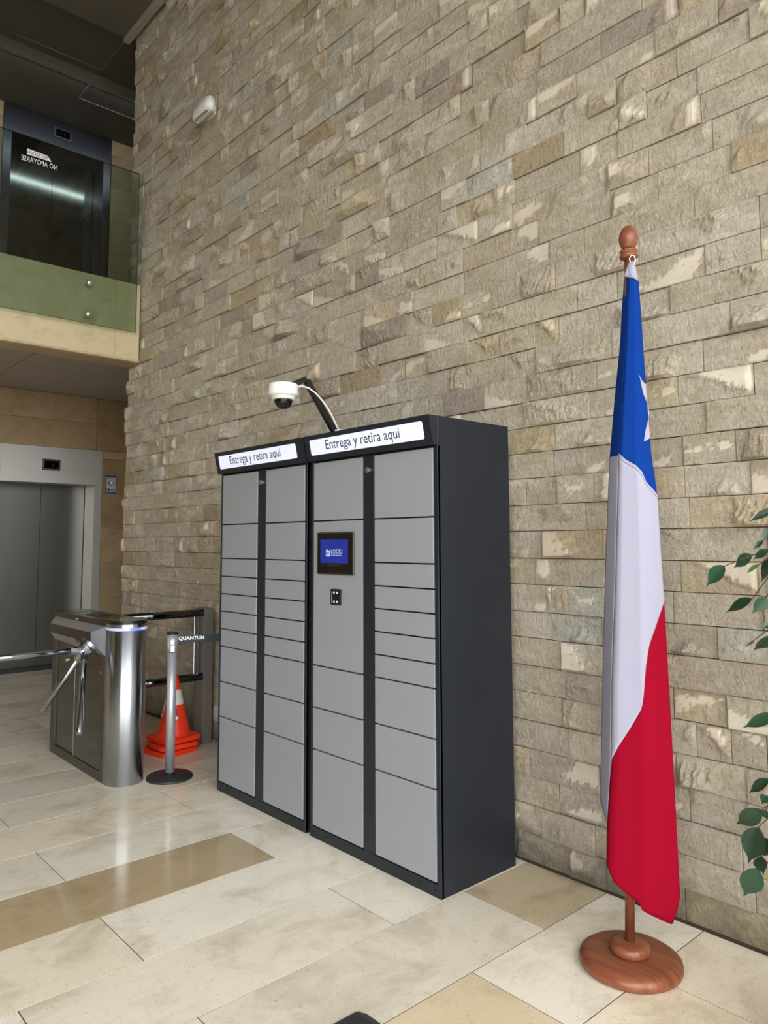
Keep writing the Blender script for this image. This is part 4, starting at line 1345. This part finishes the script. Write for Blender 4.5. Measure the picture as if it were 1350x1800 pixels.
def leaf_mesh(L_, w, curl):
    """leaf along +X from its base, blade facing +Z, with a midrib crease and a drawn-out tip"""
    bm = BM(); rows = []
    for i in range(13):
        s_ = i / 12
        hw = w / 2 * (math.sin(math.pi * min(1, s_ / 0.86) ** 0.85) ** 0.8 if s_ < 0.86 else 0.0)
        hw = max(hw, w * 0.035 * (1 - s_) + 0.0003)
        if s_ > 0.80: hw = max(hw, w * 0.11 * (1 - s_) / 0.2)
        zc = -curl * L_ * s_ ** 2
        rows.append([bm.verts.new((L_ * s_, j * hw, zc + abs(j) * hw * 0.28)) for j in (-1, -0.5, 0, 0.5, 1)])
    for a, b in zip(rows, rows[1:]):
        for k in range(4): bm.faces.new((a[k], b[k], b[k + 1], a[k + 1]))
    return bm


view_y = Vector((0, -1, 0.35))
anchors = [(Vector((-0.01, 0.0, zz))) for zz in (0.55, 0.75, 0.95, 1.15, 1.35, 1.5, 1.65)]
for i, q in enumerate(LEAVES):
    b, e, w = Vector(q[:3]), Vector(q[3:6]), q[6]
    d = (e - b); L_ = d.length
    n_ = Vector((random.uniform(-0.5, 0.5), -1, random.uniform(-0.1, 0.7)))
    if i == 17: n_ = Vector((0.3, -0.8, 0.7))
    if i in (9, 10, 12): n_ = Vector((0.9, -0.5, 0.3))
    x = d.normalized(); y = n_.cross(x).normalized(); zv = x.cross(y)
    m = 'leaf_young' if i == 6 else ('leaf_yellow' if i == 21 else ('twig' if i == 12 else 'leaf'))
    o = obj('leaf', leaf_mesh(L_, w * 1.12, random.uniform(0.02, 0.22)), m, t, True)
    o.matrix_local = Matrix(((x.x, y.x, zv.x, b.x - PX0), (x.y, y.y, zv.y, b.y - PY0), (x.z, y.z, zv.z, b.z), (0, 0, 0, 1)))
    if m == 'leaf_young': o['label'] = 'young pale green leaf'
    if m == 'leaf_yellow': o['label'] = 'yellowing leaf'
# twigs: gather leaf bases into branches that run back to the trunk
bm = BM()
groups = {}
for q in LEAVES:
    b = Vector(q[:3]) - PB
    key = (round(b.z / 0.17), b.x > -0.2)
    groups.setdefault(key, []).append(b)
for key, bs in groups.items():
    mid = sum(bs, Vector()) / len(bs)
    root = Vector((0.0, 0.0, min(1.75, mid.z + 0.02 + 0.12)))
    knot = root.lerp(mid, 0.62) + Vector((0, 0, 0.02))
    tube(bm, [root, root.lerp(knot, 0.5) + Vector((0, 0, 0.025)), knot], [0.006, 0.005, 0.0035], 6)
    for b in bs:
        tube(bm, [knot, knot.lerp(b, 0.55) + Vector((0, 0, 0.012)), b], [0.003, 0.0022, 0.0014], 5)
br = obj('twigs', bm, 'twig', t, True)
br['kind'] = 'stuff'

# ================================================================== DOOR MAT (one corner in view)
t = thing('entrance_mat', 'corner of a black fibre mat with rubber border lying on floor', 'mat', (-1.89, 1.585, 0.0))
obj('border', prism(BM(), [(0.004, -0.02), (0.012, -0.006), (0.020, -0.010), (0.026, -0.004), (0.034, 0.0), (1.2, 0.0), (1.2, -0.8), (0.0, -0.8)], 2, 0.0005, 0.006), 'mat_rubber', t)
bm = BM(); nx, ny = 60, 40
gv = [[bm.verts.new((0.022 + (1.155) * i / nx, -0.026 - 0.75 * j / ny, 0.0095 + random.uniform(0, 0.007))) for i in range(nx + 1)] for j in range(ny + 1)]
for j in range(ny):
    for i in range(nx): bm.faces.new((gv[j][i], gv[j + 1][i], gv[j + 1][i + 1], gv[j][i + 1]))
box(bm, (0.022, -0.776, 0.0062), (1.177, -0.026, 0.009))
obj('pile', bm, 'mat_pile', t)

# ------------------------------------------------------------------ labels of the setting
SETTING = {
    'floor': 'polished beige travertine floor laid in long slabs',
    'wall_right': 'tall wall of rough split beige stone courses behind the lockers',
    'ceiling': 'dark painted ceiling high above the hall',
    'trim_1': 'pale ceiling trim along the top of the stone wall',
    'trim_2': 'mezzanine floor slab in front of the upper lift',
    'trim_3': 'cream marble mezzanine edge beam under the glass balustrade',
    'ceiling_2': 'tiled grey soffit under the mezzanine',
    'wall_left': 'plaster wall core behind the two lifts',
    'wall_lift_left': 'tan stone slabs to the near side of the lifts',
    'wall_lift_right': 'tan stone slabs between the lifts and the stone wall end',
    'wall_lift_top': 'tan stone slabs above the ground floor lift',
    'wall_back': 'tan lobby side wall beyond the stone wall end',
    'wall_lobby': 'tan lobby return wall behind the stone wall end',
    'wall_front': 'grey plaster wall across the hall from the lockers',
    'window_1': 'tall glazed entrance front frame at the hall end',
    'window_2': 'tall window frame in the wall across from the lockers',
    'ground': 'grey paving outside the entrance front',
}
for k, v in SETTING.items():
    bpy.data.objects[k]['label'] = v
